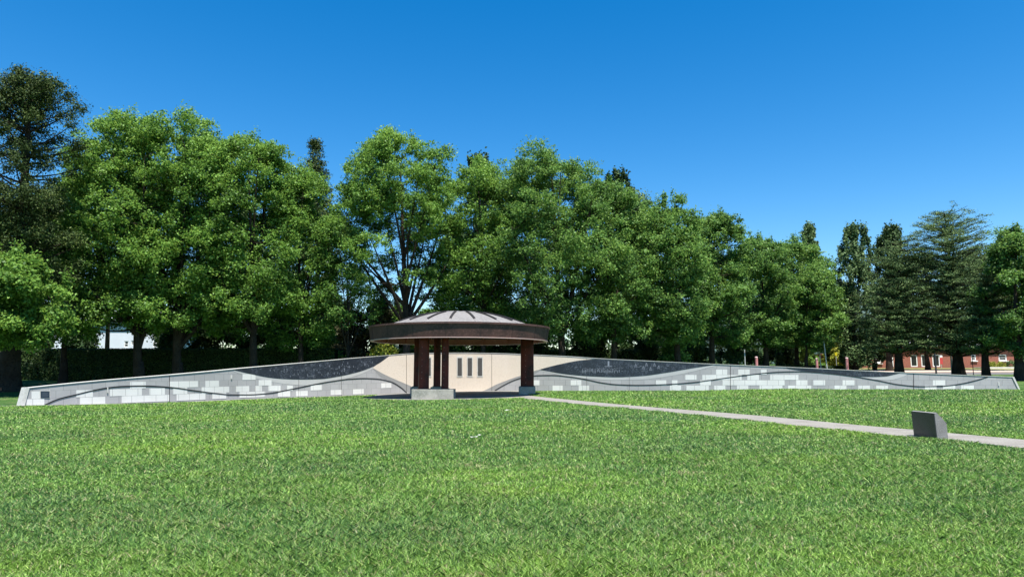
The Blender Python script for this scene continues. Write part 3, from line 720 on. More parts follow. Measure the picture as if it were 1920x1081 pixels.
# ------------------------------------------------------------------ white scraps lying on the lawn
WHT = M('bleached_scrap', (0.5, 0.49, 0.44), 0.8, 0.2)
def scrap(px, py, s, lab, seed):
    p = on_ground(px, py); r = random.Random(seed); b = MB(); n = 9; v = [(0, 0, 0.012+0.045)]
    for k in range(n):
        a = 2*math.pi*k/n; q = s*r.uniform(.6, 1.2); v.append((q*math.cos(a), q*.55*math.sin(a), 0.05+r.uniform(-.015, .02)))
    m_ = len(v); v += [(x, y, z-0.012) for x, y, z in v]
    f = [(0, 1+k, 1+(k+1) % n) for k in range(n)] + [(m_, m_+1+(k+1) % n, m_+1+k) for k in range(n)] + [(1+k, m_+1+k, m_+1+(k+1) % n, 1+(k+1) % n) for k in range(n)]
    b.v = v; b.f = f; o = b.build('paper_scrap', WHT); o.location = p; tag(o, lab, 'scrap', 'white scraps on the lawn')
scrap(953, 770, 0.15, 'white scrap lying on the lawn, nearest to the pavilion plinths', 1)
scrap(888, 822, 0.09, 'wider flat white scrap in the middle of the lawn below the pavilion', 2)
scrap(899, 818, 0.05, 'tiny white scrap just right of the wider flat one on the lawn', 3)
scrap(429, 790, 0.09, 'white scrap on the left side of the lawn in front of the wall', 4)

#TREES
# ------------------------------------------------------------------ foliage
def unit(v): return v/np.maximum(np.linalg.norm(v, axis=-1, keepdims=True), 1e-9)
def leaf_quads(P, Nrm, L, W, rng, fold=0.25):
    """kite shaped leaves at P facing Nrm"""
    n = len(P); R = rng.normal(size=(n, 3)); T = unit(np.cross(Nrm, R)); B = np.cross(Nrm, T)
    L = L[:, None]; W = W[:, None]
    a = P - T*L*0.5; b = P + B*W*0.5 + Nrm*W*fold; c = P + T*L*0.5; d = P - B*W*0.5 + Nrm*W*fold
    return np.stack([a, b, c, d], 1).reshape(-1, 3)
def clump_leaves(cen, rad, per, size, rng, up=0.55, out=0.5, hue=None, shell=0.45, asp=0.62):
    """leaves filling each clump ellipsoid; cen (n,3) rad (n,3)"""
    n = len(cen); per = np.maximum(1, np.round(per)).astype(int)
    idx = np.repeat(np.arange(n), per); m = len(idx)
    u = unit(rng.normal(size=(m, 3))); r = rng.uniform(0, 1, m)**shell
    # ragged edge
    r *= np.clip(1+0.32*rng.normal(size=m), .1, 1.35)
    P = cen[idx] + u*r[:, None]*rad[idx]
    Nn = unit(rng.normal(size=(m, 3))*0.8 + u*out + np.array([0, 0, up]))
    s = size*rng.uniform(0.6, 1.35, m)
    V = leaf_quads(P, Nn, s, s*asp, rng)
    h = (hue[idx] if hue is not None else 0.5) + rng.normal(size=m)*0.24
    # leaves turn paler towards the outside of the clump
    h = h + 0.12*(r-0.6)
    return V, np.repeat(np.clip(h, 0, 1), 4)
def bez(p0, p1, p2, n=7):
    t = np.linspace(0, 1, n)[:, None]
    return (1-t)**2*np.array(p0) + 2*t*(1-t)*np.array(p1) + t**2*np.array(p2)
def place_tree(name, px, Y, label, group, cat='tree'):
    a, _ = ray(px, 690); x = a*Y
    return empty(name, (x, Y, gz(x, Y)-0.05), label, cat, group)

def broadleaf(px, Y, cx, hw, top, bot, trunk_r, label, group, mat, seed, leaves=30000, size=0.27, fork=None, limbs=9, open_=False, name='broadleaf_tree', hue=0.45, bark=None, lob=0.15, dens=1.0, shape=1.0, clr=1.0, depth=1.0):
    """crown given by its pixel outline at depth Y; everything is built in metres round the trunk foot"""
    rng = np.random.default_rng(seed); t = place_tree(name, px, Y, label, group)
    bx, by, bz0 = t.location
    ztop = at(cx, top, Y-0.33*hw/F*Y).z - bz0; zbot = max(0.8, at(cx, bot, Y).z - bz0)
    ox = at(cx, (top+bot)/2, Y).x - bx; R = hw/F*Y; Ry = max(2.6, min(R*depth, Y-float(Yw(bx/Y))-0.6))
    hgt = ztop - zbot
    ph = rng.uniform(0, 6.28, 8)
    def env(th, q):       # radius of the crown at angle th and height fraction q
        s = (1-np.abs(2*np.clip(q, 0, 1)**(0.80*shape)-1)**2.5).clip(0)**0.48
        l = 1 + lob*(np.sin(3*th+ph[0]+4*q)*0.5 + np.sin(5*th+ph[1]-7*q)*0.4 + np.sin(2*th+ph[2]+9*q)*0.5)
        return s*l
    cs = (0.085*(R+hgt/2)/2 + 0.62)*clr           # size of a branch's whole leaf mass
    n = int(dens*2.3*(R*Ry)*hgt/(cs**3)/3.6) + 14; n = min(n, 240)
    q = rng.uniform(0.03, 0.97, n); th = rng.uniform(0, 2*np.pi, n)
    rr_ = rng.uniform(0, 1, n)**0.36
    if open_: rr_ = 0.35+0.65*rng.uniform(0, 1, n)**0.6
    e = env(th, q)
    Rin = R-0.55*cs; Ryn = Ry-0.55*cs; hin = hgt-0.75*cs
    big = np.stack([ox+np.cos(th)*Rin*rr_*e, np.sin(th)*Ryn*rr_*e, zbot + q*hin*(1+0.02*np.sin(4*th+ph[3]))], -1)
    if open_:      # leave the limbs bare inside, low down
        low = (q < 0.36) & (rr_ < 0.85); big = big[~low]; th = th[~low]; q = q[~low]; rr_ = rr_[~low]; n = len(big)
    bs = cs*np.exp(rng.normal(size=n)*0.28); bh = rng.normal(size=n)*0.13
    # each mass is a dome of small sprays, denser on its outer and upper side
    ns = 11; bi = np.repeat(np.arange(n), ns); m_ = len(bi)
    outd = unit(np.stack([big[:, 0]-ox, big[:, 1], (big[:, 2]-zbot-hgt*.35)*.8], -1))
    us = unit(rng.normal(size=(m_, 3))+outd[bi]*0.75+np.array([0, 0, .55])); ur = rng.uniform(0.25, 1.12, m_)**.6
    cen = big[bi]+us*ur[:, None]*bs[bi][:, None]*np.array([1.08, 1.08, .86])
    cr_ = (0.20+0.17*bs[bi])*np.exp(rng.normal(size=m_)*.3); rad = np.stack([cr_*1.1, cr_*1.1, cr_*.72], -1)
    sprayh = bh[bi]+rng.normal(size=m_)*.06
    n = len(big)
    # a few upright shoots breaking the outline at the top
    k = 34; tth = rng.uniform(0, 6.28, k); tr_ = rng.uniform(0, 0.9, k)
    tq = 1-0.36*tr_**2
    sc_ = np.stack([ox+np.cos(tth)*R*tr_, np.sin(tth)*Ry*tr_, zbot+hgt*tq*1.0+rng.uniform(-1.0, .1, k)], -1)
    cen = np.concatenate([cen, sc_]); rad = np.concatenate([rad, np.stack([rng.uniform(.2, .38, k), rng.uniform(.2, .38, k), rng.uniform(.5, 1.1, k)], -1)])
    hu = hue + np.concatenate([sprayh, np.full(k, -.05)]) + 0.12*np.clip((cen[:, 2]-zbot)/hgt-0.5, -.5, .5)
    vol = rad.prod(1)**0.66; per = leaves*vol/vol.sum()
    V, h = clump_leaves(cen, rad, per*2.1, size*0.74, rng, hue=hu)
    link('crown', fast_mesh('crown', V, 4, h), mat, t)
    # trunk and limbs
    mb = MB(); fk = (fork if fork else zbot + 0.12*hgt); fk = max(fk, 1.6)
    wob = lambda s: rng.uniform(-s, s)
    lead = bez((0, 0, 0), (wob(.3), wob(.3), fk), (ox*0.75+wob(.4), wob(.5), zbot+hgt*0.86), 12)
    zz = lead[:, 2]/lead[-1, 2]
    rads = trunk_r*(1-0.92*zz**0.8); rads[0] = trunk_r*1.35
    mb.tube(lead, list(rads), 9)
    mb.tube([(0, 0, -0.15), (0, 0, 0.12), (0, 0, 0.5), (0, 0, 1.1), (0, 0, 2.0)], [trunk_r*1.8, trunk_r*1.5, trunk_r*1.25, trunk_r*1.06, trunk_r*.7], 11)
    ends = []
    for i in range(limbs):
        a_ = 2*math.pi*i/limbs*1.0 + rng.uniform(-.4, .4); qq = rng.uniform(0.25, 0.9) if i % 3 else rng.uniform(0.15, 0.4)
        hs_ = fk*0.9 + (zbot+hgt*0.55-fk)*rng.uniform(0, 0.8)*(qq) if i > 2 else fk*rng.uniform(.85, 1.05)
        j = int(np.argmin(abs(lead[:, 2]-hs_))); st_ = lead[j]
        en = np.array([ox+math.cos(a_)*R*0.8*float(env(a_, qq)), math.sin(a_)*Ry*0.8*float(env(a_, qq)), zbot+qq*hgt])
        if en[2] < st_[2]+0.4: en[2] = st_[2]+0.4+rng.uniform(0, .8)
        mid = (st_*0.45+en*0.55) + np.array([0, 0, (en[2]-st_[2])*(-0.05)+0.02*R]); mid[:2] += rng.uniform(-.4, .4, 2)
        cv = bez(st_, mid, en, 9); r0 = min(rads[j]*0.62, trunk_r*0.5)
        mb.tube(cv, list(np.linspace(r0, r0*0.12+0.012, 9)), 6, cap=False); ends.append((cv, r0))
    pts = np.concatenate([c_ for c_, _ in ends] + [lead[5:]]); rr0 = np.concatenate([np.linspace(r_, r_*.12, 9) for _, r_ in ends] + [rads[5:]])
    sel = rng.permutation(n)[:110]
    for i in sel:
        c_ = big[i]; d2 = ((pts-c_)**2*np.array([1, 1, 1.0])).sum(1) + np.where(pts[:, 2] > c_[2], 4.0, 0); j = int(np.argmin(d2))
        p0 = pts[j]; mid = (p0+c_)/2+np.array([0, 0, -0.12*math.sqrt(d2[j])])+rng.uniform(-.2, .2, 3)
        r0 = min(rr0[j]*0.6, 0.05+0.01*math.sqrt(d2[j]))
        mb.tube(bez(p0, mid, c_, 5), list(np.linspace(max(r0, .02), .01, 5)), 4, cap=False)
    mb.build('trunk', bark or BARK, t, smooth=True)
    return t

def conifer(px, Y, cx, hw, top, bot, trunk_r, label, group, mat, seed, leaves=26000, size=0.2, kind='cone', name='conifer_tree', layers=None, hue=0.45, bark=None):
    rng = np.random.default_rng(seed); t = place_tree(name, px, Y, label, group)
    bx, by, bz0 = t.location
    ztop = at(cx, top, Y).z - bz0; zbot = max(0.6, at(cx, bot, Y).z - bz0); ox = at(cx, top, Y).x - bx
    R = hw/F*Y; hgt = ztop-zbot; cen = []; rad = []; per = []; mb = MB(); hu = []
    lead = bez((0, 0, -0.1), (0, 0, ztop*0.5), (ox, 0, ztop), 12); mb.tube(lead, list(trunk_r*(1-0.95*(lead[:, 2].clip(0)/ztop))), 9)
    mb.tube([(0, 0, -0.15), (0, 0, 0.12), (0, 0, 0.5), (0, 0, 1.2), (0, 0, 2.6)], [trunk_r*1.65, trunk_r*1.4, trunk_r*1.18, trunk_r*1.02, trunk_r*.7], 11)
    def lx(z): return float(np.interp(z, lead[:, 2], lead[:, 0]))
    if kind == 'cedar':
        nl = layers or 15
        for li in range(nl):
            q = li/(nl-1); z = zbot+hgt*(q**0.95)
            Rl = R*(1.0-0.42*q**2.0)*(0.8+0.28*rng.uniform()); 
            if q > 0.95: Rl = R*0.34
            nb = 13 if q < .9 else 8
            for k in range(nb):
                a_ = 2*math.pi*k/nb+rng.uniform(-.35, .35)+li; Lb_ = Rl*rng.uniform(0.65, 1.12)
                zs = z-0.1*Lb_+rng.uniform(-.3, .3); ze = z+0.16*Lb_+rng.uniform(-.45, .45)
                p0 = np.array([lx(zs), 0, max(zs, 0.8)]); p2 = np.array([lx(z)+math.cos(a_)*Lb_, math.sin(a_)*Lb_, ze]); mid = (p0+p2)/2+np.array([0, 0, -0.03*Lb_])
                cv = bez(p0, mid, p2, 8); mb.tube(cv, list(np.linspace(trunk_r*0.22*(1-.6*q), 0.015, 8)), 5, cap=False)
                for s in np.arange(0.28, 1.02, 0.55/max(Lb_, 1)):
                    c_ = cv[min(7, int(s*7))]+rng.normal(size=3)*np.array([.16, .16, .05]); side = rng.uniform(-1, 1)*0.38*Lb_*s*0.7
                    c_ = c_+np.array([-math.sin(a_)*side, math.cos(a_)*side, 0.1])
                    wv = rng.uniform(.4, .85); cen.append(c_); rad.append((wv, wv, 0.10+rng.uniform(0, .12))); per.append(wv**2); hu.append(hue+rng.normal()*.12)
        up, out, shell, asp = 0.9, 0.2, 0.5, 0.35
    elif kind == 'poplar':
        n = 330
        for k in range(n):
            q = rng.uniform(0, 1); a_ = rng.uniform(0, 6.28); rr_ = rng.uniform(0, 1)**.5
            e = math.sin(math.pi*min(1, max(0.02, q*.96+.02)**0.85))**0.42*(1+0.22*math.sin(3*a_+q*9+seed))
            cen.append((lx(zbot+hgt*q)+math.cos(a_)*R*e*rr_, math.sin(a_)*R*e*rr_, zbot+hgt*q*0.985)); w_ = rng.uniform(.22, .42)
            rad.append((w_, w_, w_*rng.uniform(1.8, 3.0))); per.append(w_**2.3); hu.append(hue+rng.normal()*.13)
            if k % 4 == 0:
                c_ = cen[-1]; z0 = max(0.5, c_[2]-R*1.6); mb.tube(bez((lx(z0), 0, z0), (c_[0]*.8, c_[1]*.8, (z0+c_[2])/2), c_, 5), [.05, .045, .035, .025, .012], 4, cap=False)
        up, out, shell, asp = 0.2, 0.6, 0.5, 0.7
    elif kind == 'cypress':    # big ragged evergreen, crown open near the top, limbs showing
        n = 520
        for k in range(n):
            q = rng.uniform(0, 1)**.85; a_ = rng.uniform(0, 6.28); rr_ = rng.uniform(0.15, 1)**.6
            e = (1-0.62*max(0, q-.86)/.14)*(0.80+0.30*math.sin(2*a_+q*11+seed)+0.12*math.sin(5*a_-q*17))
            c_ = np.array([lx(zbot+hgt*q)+math.cos(a_)*R*e*rr_, math.sin(a_)*R*e*rr_, zbot+hgt*q])
            if 0.50 < q < 0.84 and rng.uniform() < 0.48: continue
            w_ = rng.uniform(.45, .9)*(1-.12*q); cen.append(c_); rad.append((w_, w_, w_*0.75)); per.append(w_**2.2); hu.append(hue+rng.normal()*.16)
            z0 = max(1.0, c_[2]-0.45*R*rr_)
            if k % 2 == 0: mb.tube(bez((lx(z0), 0, z0), ((lx(z0)+c_[0])*.5, c_[1]*.5, z0+(c_[2]-z0)*.2), c_, 6), list(np.linspace(.08, .015, 6)), 5, cap=False)
        up, out, shell, asp = 0.35, 0.6, 0.55, 0.45
    else:
        n = 300
        for k in range(n):
            q = rng.uniform(0, 1)**1.15; a_ = rng.uniform(0, 6.28); rr_ = rng.uniform(0.1, 1)**.5
            e = (1-q)**0.75*(1+0.18*math.sin(3*a_+q*13+seed))+0.05
            w_ = rng.uniform(.35, .75); cen.append((lx(zbot+hgt*q)+math.cos(a_)*R*e*rr_, math.sin(a_)*R*e*rr_, zbot+hgt*q-0.1*rr_*R)); rad.append((w_, w_, w_*.55)); per.append(w_**2.2); hu.append(hue+rng.normal()*.12)
        up, out, shell, asp = 0.3, 0.6, 0.5, 0.4
    cen = np.array(cen); rad = np.array(rad); per = np.array(per); per = leaves*per/per.sum()
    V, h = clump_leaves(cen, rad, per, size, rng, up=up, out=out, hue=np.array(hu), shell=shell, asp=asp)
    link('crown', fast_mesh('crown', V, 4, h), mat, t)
    mb.build('trunk', bark or BARK, t, smooth=True)
    return t

G1 = 'broadleaf trees in the row behind the wall'
G2 = 'taller dark evergreens rising behind the row'
B_ = broadleaf
# big evergreen at the left edge, then the row from left to right
conifer(18, 43, 60, 104, 136, 600, 0.62, 'tall dark ragged evergreen at the left edge with bare limbs against the sky', G2, L_CYP, 11, 105000, 0.15, 'cypress', 'evergreen_tree', hue=0.45)
conifer(-90, 47, -85, 130, 150, 620, 0.5, 'dark evergreen cut off by the left edge beside the tall ragged one', G2, L_CYP, 12, 40000, 0.18, 'cypress', 'evergreen_tree')
B_(-70, 39.5, 22, 98, 470, 640, 0.25, 'low bright green tree hanging in front of the dark evergreen at far left', G1, L_MAPLE, 21, 26000, 0.25, hue=.5)
B_(120, 52, 140, 96, 322, 640, 0.25, 'leafy tree between the dark evergreen and the tallest left maple', G1, L_MAPLE, 22, 20000, 0.25, hue=.45)
B_(262, 50, 232, 128, 205, 625, 0.36, 'big bright maple with the leftmost trunk rising in front of the hedge', G1, L_MAPLE, 23, 46000, 0.25, fork=3.2, hue=.5)
B_(335, 51.5, 345, 118, 196, 625, 0.38, 'big bright maple whose trunk stands second from left before the hedge', G1, L_MAPLE, 24, 46000, 0.25, fork=3.6, hue=.52)
B_(476, 53, 462, 98, 235, 620, 0.36, 'maple with a thick dark trunk above the left etched panel', G1, L_MAPLE, 25, 38000, 0.25, fork=4.0, hue=.47)
B_(566, 56, 556, 82, 300, 650, 0.27, 'maple below the dark pointed conifer, left of the open oak', G1, L_MAPLE, 26, 28000, 0.25, hue=.42)
conifer(592, 70, 590, 62, 258, 600, 0.35, 'dark pointed conifer top showing between two maples', G2, L_CYP, 27, 22000, 0.24, 'cone', 'conifer_tree', hue=.5)
B_(650, 56, 648, 52, 420, 610, 0.16, 'slender tree with a leaning trunk left of the open oak', G1, L_OAK, 28, 8000, 0.24, hue=.5, dens=.7, fork=2.5)
B_(764, 57, 744, 130, 238, 560, 0.42, 'open oak behind the dome with spreading bare limbs against the sky', G1, L_MAPLE, 29, 46000, 0.24, fork=5.6, limbs=15, open_=True, hue=.47, lob=.14)
B_(905, 60, 892, 88, 298, 625, 0.3, 'tree directly right of the open oak above the dome', G1, L_MAPLE, 30, 27000, 0.26, hue=.4)
B_(1057, 58.5, 1030, 128, 270, 628, 0.40, 'tallest broad tree right of the dome with a thick straight trunk', G1, L_OAK, 31, 50000, 0.25, fork=4, hue=.5)
B_(1152, 60, 1140, 92, 330, 634, 0.33, 'dense tree with its trunk above the right etched panel', G1, L_OAK, 32, 32000, 0.26, hue=.48)
B_(1272, 62, 1250, 80, 360, 636, 0.36, 'rounded tree halfway along the right row with low leafy skirts', G1, L_OAK, 33, 32000, 0.27, hue=.5)
B_(1336, 68, 1345, 66, 392, 642, 0.36, 'tree with a dark trunk behind the end of the right etched panel', G1, L_OAK, 34, 27000, 0.28, hue=.42)
B_(1437, 78, 1425, 64, 436, 648, 0.36, 'smaller round tree behind the pink post by the wall', G1, L_OAK, 35, 24000, 0.3, hue=.43)
B_(1495, 84, 1494, 68, 440, 645, 0.33, 'bright green tree left of the columnar poplar', G1, L_OAK, 36, 26000, 0.31, hue=.55)
B_(1512, 80, 1530, 45, 490, 655, 0.2, 'low bright tree leaning over two pale poles beside the poplar', G1, L_OAK, 37, 15000, 0.29, hue=.5)
conifer(1518, 100, 1518, 24, 420, 620, 0.3, 'narrow columnar poplar top behind the bright green tree', 'columnar poplars', L_POPLAR, 38, 12000, 0.34, 'poplar', 'poplar_tree', hue=.55)
conifer(1604, 84, 1601, 43, 424, 684, 0.32, 'tall dark columnar poplar standing alone against the sky', 'columnar poplars', L_POPLAR, 39, 30000, 0.26, 'poplar', 'poplar_tree', hue=.5)
conifer(1668, 92, 1668, 34, 424, 640, 0.4, 'dark evergreen between the poplar and the great cedar', G2, L_DARK, 40, 22000, 0.3, 'poplar', 'evergreen_tree', hue=.6)
conifer(1686, 74, 1690, 84, 455, 655, 0.44, 'lower spreading cedar on the left of the great cedar', 'spreading cedars', L_CEDAR, 41, 70000, 0.17, 'cedar', 'cedar_tree', layers=14, hue=.36)
conifer(1797, 72, 1772, 108, 402, 652, 0.55, 'great spreading cedar with flat layered branches before the brick building', 'spreading cedars', L_CEDAR, 42, 115000, 0.16, 'cedar', 'cedar_tree', layers=20, hue=.5)
conifer(1848, 66, 1858, 60, 490, 655, 0.34, 'small cedar on the right of the great cedar', 'spreading cedars', L_CEDAR, 43, 45000, 0.16, 'cedar', 'cedar_tree', layers=11, hue=.38)
B_(1912, 62, 1915, 58, 428, 668, 0.42, 'dense tree at the right edge of the row with a thick dark trunk', G1, L_OAK, 44, 30000, 0.27, hue=.36)
B_(2010, 64, 2010, 80, 410, 668, 0.4, 'tree cut off by the right edge of the view', G1, L_OAK, 45, 18000, 0.3, hue=.4)
# darker ones behind
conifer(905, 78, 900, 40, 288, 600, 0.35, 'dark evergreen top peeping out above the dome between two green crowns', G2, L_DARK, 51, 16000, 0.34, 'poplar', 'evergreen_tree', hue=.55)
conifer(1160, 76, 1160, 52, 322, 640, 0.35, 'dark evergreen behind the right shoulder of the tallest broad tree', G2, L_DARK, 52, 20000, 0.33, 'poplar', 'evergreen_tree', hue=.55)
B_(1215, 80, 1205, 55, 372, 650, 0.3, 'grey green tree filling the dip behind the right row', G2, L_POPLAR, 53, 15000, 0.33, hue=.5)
B_(405, 74, 410, 95, 330, 640, 0.3, 'dark tree behind the left maples', G2, L_DARK, 54, 17000, 0.34, hue=.6)
B_(200, 78, 200, 120, 300, 600, 0.3, 'dark tree behind the leftmost trunks', G2, L_DARK, 55, 17000, 0.34, hue=.6)
B_(1000, 80, 990, 90, 340, 640, 0.3, 'dark tree behind the tallest broad tree', G2, L_DARK, 56, 16000, 0.34, hue=.6)
B_(1320, 92, 1310, 90, 430, 660, 0.3, 'dark tree behind the middle of the right row', G2, L_DARK, 57, 16000, 0.36, hue=.6)
B_(1460, 106, 1440, 70, 470, 665, 0.3, 'dark tree behind the small round tree at right', G2, L_DARK, 58, 13000, 0.4, hue=.6)

B_(1740, 98, 1735, 70, 470, 655, 0.3, 'dark tree behind the great cedar', G2, L_DARK, 59, 15000, 0.4, hue=.6)
B_(1850, 96, 1860, 75, 462, 655, 0.3, 'dark tree behind the small cedar at right', G2, L_DARK, 60, 15000, 0.4, hue=.6)
B_(1570, 112, 1565, 48, 530, 655, 0.3, 'dark tree in the gap left of the dark poplar', G2, L_DARK, 61, 9000, 0.42, hue=.7)
B_(560, 78, 560, 90, 345, 640, 0.3, 'dark tree behind the maple left of the open oak', G2, L_DARK, 62, 15000, 0.36, hue=.6)
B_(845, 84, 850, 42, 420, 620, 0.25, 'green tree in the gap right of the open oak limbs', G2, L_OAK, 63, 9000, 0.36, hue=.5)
B_(60, 74, 60, 90, 380, 640, 0.3, 'dark tree behind the tall ragged evergreen', G2, L_DARK, 64, 14000, 0.36, hue=.6)
# ------------------------------------------------------------------ far-off wood
rng = np.random.default_rng(900); n = 420
fx = rng.uniform(-150, 150, n); fy = rng.uniform(140, 165, n); fz = g(fx, fy); hh = rng.uniform(0, 1, n)*(5.5+2.0*np.sin(fx*.11)+1.5*np.sin(fx*.31))
cw = rng.uniform(1.6, 3.2, n)
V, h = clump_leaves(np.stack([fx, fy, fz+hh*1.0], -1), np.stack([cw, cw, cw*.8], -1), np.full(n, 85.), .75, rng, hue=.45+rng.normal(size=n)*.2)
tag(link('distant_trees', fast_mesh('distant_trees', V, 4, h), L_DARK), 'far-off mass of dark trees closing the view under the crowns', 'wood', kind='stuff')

# ------------------------------------------------------------------ understorey shrubs behind the hedge
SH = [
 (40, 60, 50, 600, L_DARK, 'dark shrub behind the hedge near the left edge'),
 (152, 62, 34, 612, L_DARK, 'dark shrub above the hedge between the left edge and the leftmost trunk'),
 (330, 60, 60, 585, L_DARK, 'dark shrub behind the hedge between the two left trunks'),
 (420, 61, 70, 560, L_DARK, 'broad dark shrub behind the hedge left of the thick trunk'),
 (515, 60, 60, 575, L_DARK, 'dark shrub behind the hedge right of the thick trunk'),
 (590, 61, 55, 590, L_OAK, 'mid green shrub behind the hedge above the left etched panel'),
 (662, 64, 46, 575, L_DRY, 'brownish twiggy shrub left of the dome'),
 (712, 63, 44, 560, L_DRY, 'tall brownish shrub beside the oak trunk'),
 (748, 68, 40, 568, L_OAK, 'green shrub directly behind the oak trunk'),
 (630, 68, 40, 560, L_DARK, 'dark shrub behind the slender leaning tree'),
 (720, 57, 26, 650, L_YEL, 'small yellow green shrub below the left edge of the dome'),
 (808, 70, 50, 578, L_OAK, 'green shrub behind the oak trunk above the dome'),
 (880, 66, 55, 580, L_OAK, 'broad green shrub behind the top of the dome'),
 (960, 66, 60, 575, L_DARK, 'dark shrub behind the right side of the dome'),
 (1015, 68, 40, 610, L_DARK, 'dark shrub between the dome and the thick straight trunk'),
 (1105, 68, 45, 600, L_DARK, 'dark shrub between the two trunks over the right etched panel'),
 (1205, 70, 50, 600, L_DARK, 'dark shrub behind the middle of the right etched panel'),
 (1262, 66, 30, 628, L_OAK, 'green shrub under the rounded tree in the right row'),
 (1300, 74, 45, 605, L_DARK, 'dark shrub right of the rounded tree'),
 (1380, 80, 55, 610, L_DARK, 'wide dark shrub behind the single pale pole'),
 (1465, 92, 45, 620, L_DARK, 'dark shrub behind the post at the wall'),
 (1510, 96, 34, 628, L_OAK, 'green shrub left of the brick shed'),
 (1572, 98, 26, 632, L_YEL, 'yellow green shrub above the brick shed'),
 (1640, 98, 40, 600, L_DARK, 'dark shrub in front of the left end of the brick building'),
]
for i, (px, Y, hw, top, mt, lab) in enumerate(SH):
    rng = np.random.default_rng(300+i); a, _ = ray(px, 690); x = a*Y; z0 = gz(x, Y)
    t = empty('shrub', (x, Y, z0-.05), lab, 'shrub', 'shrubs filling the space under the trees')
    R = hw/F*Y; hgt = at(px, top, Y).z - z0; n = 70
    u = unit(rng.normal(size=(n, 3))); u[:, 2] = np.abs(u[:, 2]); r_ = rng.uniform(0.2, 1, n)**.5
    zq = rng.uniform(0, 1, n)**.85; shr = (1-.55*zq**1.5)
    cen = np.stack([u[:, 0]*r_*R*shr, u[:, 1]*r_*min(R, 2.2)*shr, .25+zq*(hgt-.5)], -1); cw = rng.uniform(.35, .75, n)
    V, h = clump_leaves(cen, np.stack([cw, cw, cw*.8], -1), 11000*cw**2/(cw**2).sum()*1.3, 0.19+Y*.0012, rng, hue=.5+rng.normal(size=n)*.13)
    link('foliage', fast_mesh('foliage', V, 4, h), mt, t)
    mb = MB()
    for k in range(22):
        c_ = cen[k]; mb.tube(bez((rng.uniform(-.3, .3), rng.uniform(-.2, .2), 0), (c_[0]*.3, c_[1]*.3, c_[2]*.6), c_, 5), [.05, .04, .03, .02, .01], 4, cap=False)
    mb.build('stems', BARK_PALE if mt is L_DRY else BARK, t)

# ------------------------------------------------------------------ clipped hedges
def hedge(pxa, pxb, Ya, Yb, topy, thick, lab, nleaf, seed, mat=L_HEDGE, size=0.12):
    rng = np.random.default_rng(seed)
    A = at(pxa, topy, Ya); B = at(pxb, topy, Yb); za, zb2 = gz(A.x, A.y), gz(B.x, B.y)
    t = empty('clipped_hedge', (A.x, A.y, za), lab, 'hedge', 'clipped hedges')
    d = B-A; L = math.hypot(d.x, d.y); dx, dy = d.x/L, d.y/L; nx_, ny_ = -dy, dx
    n = nleaf; s = rng.uniform(0, L, n); which = rng.uniform(0, 1, n)
    top = np.interp(s, [0, L], [A.z, B.z]); bot = np.interp(s, [0, L], [za, zb2])
    f = rng.uniform(0, 1, n); front = which < 0.62
    off = np.where(front, rng.normal(size=n)*0.05, f*thick); z = np.where(front, bot+(top-bot)*rng.uniform(0, 1, n), top+rng.normal(size=n)*0.04)
    off += 0.05*np.sin(s*1.3)*np.sin(z*2+s*.4)
    P = np.stack([s*dx+nx_*off, s*dy+ny_*off, z-za], -1)
    nr = np.where(front[:, None], np.array([-nx_, -ny_, .35]), np.array([0, 0, 1.0]))
    Nn = unit(nr+rng.normal(size=(n, 3))*.7); sz = size*rng.uniform(.6, 1.4, n)
    V = leaf_quads(P, Nn, sz, sz*.6, rng)
    link('foliage', fast_mesh('foliage', V, 4, np.repeat(np.clip(rng.normal(.45, .22, n), 0, 1), 4)), mat, t)
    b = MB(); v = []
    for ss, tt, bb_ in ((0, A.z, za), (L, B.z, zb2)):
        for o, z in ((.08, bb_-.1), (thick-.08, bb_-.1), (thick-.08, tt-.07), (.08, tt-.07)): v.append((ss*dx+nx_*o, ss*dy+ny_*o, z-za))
    b.add(v, [(3,2,1,0), (4,5,6,7)]+[(k, (k+1) % 4, 4+(k+1) % 4, 4+k) for k in range(4)]); b.build('dark_core', M('hedge_inside', (0.012, 0.016, 0.008), 1, 0), t)  # solid dark core added inside to make the hedge opaque
hedge(38, 628, 56, 58, 654.5, 1.6, 'long dark clipped hedge behind the left half of the wall', 60000, 71)
hedge(705, 1300, 62, 70, 656, 1.5, 'clipped hedge behind the dome and the right etched panel', 40000, 72)
hedge(1330, 1590, 76, 86, 686, 1.0, 'very low clipped hedge in front of the brick shed', 14000, 73, size=.14)

# ------------------------------------------------------------------ buildings
def brickmat(name, c1, c2, mort):
    m = bpy.data.materials.new(name); m.use_nodes = True; t = m.node_tree; b = t.nodes['Principled BSDF']
    tc = t.nodes.new('ShaderNodeTexCoord'); sx = t.nodes.new('ShaderNodeSeparateXYZ'); cb = t.nodes.new('ShaderNodeCombineXYZ')
    ad = t.nodes.new('ShaderNodeMath'); ad.operation = 'ADD'
    t.links.new(tc.outputs['Object'], sx.inputs[0]); t.links.new(sx.outputs[0], ad.inputs[0]); t.links.new(sx.outputs[1], ad.inputs[1])
    t.links.new(ad.outputs[0], cb.inputs[0]); t.links.new(sx.outputs[2], cb.inputs[1])
    br = t.nodes.new('ShaderNodeTexBrick'); br.inputs['Scale'].default_value = 1; br.inputs['Brick Width'].default_value = .24; br.inputs['Row Height'].default_value = .085; br.inputs['Mortar Size'].default_value = .008
    br.inputs['Color1'].default_value = (*c1, 1); br.inputs['Color2'].default_value = (*c2, 1); br.inputs['Mortar'].default_value = (*mort, 1)
    t.links.new(cb.outputs[0], br.inputs['Vector']); t.links.new(br.outputs[0], b.inputs['Base Color']); b.inputs['Roughness'].default_value = .9
    return m
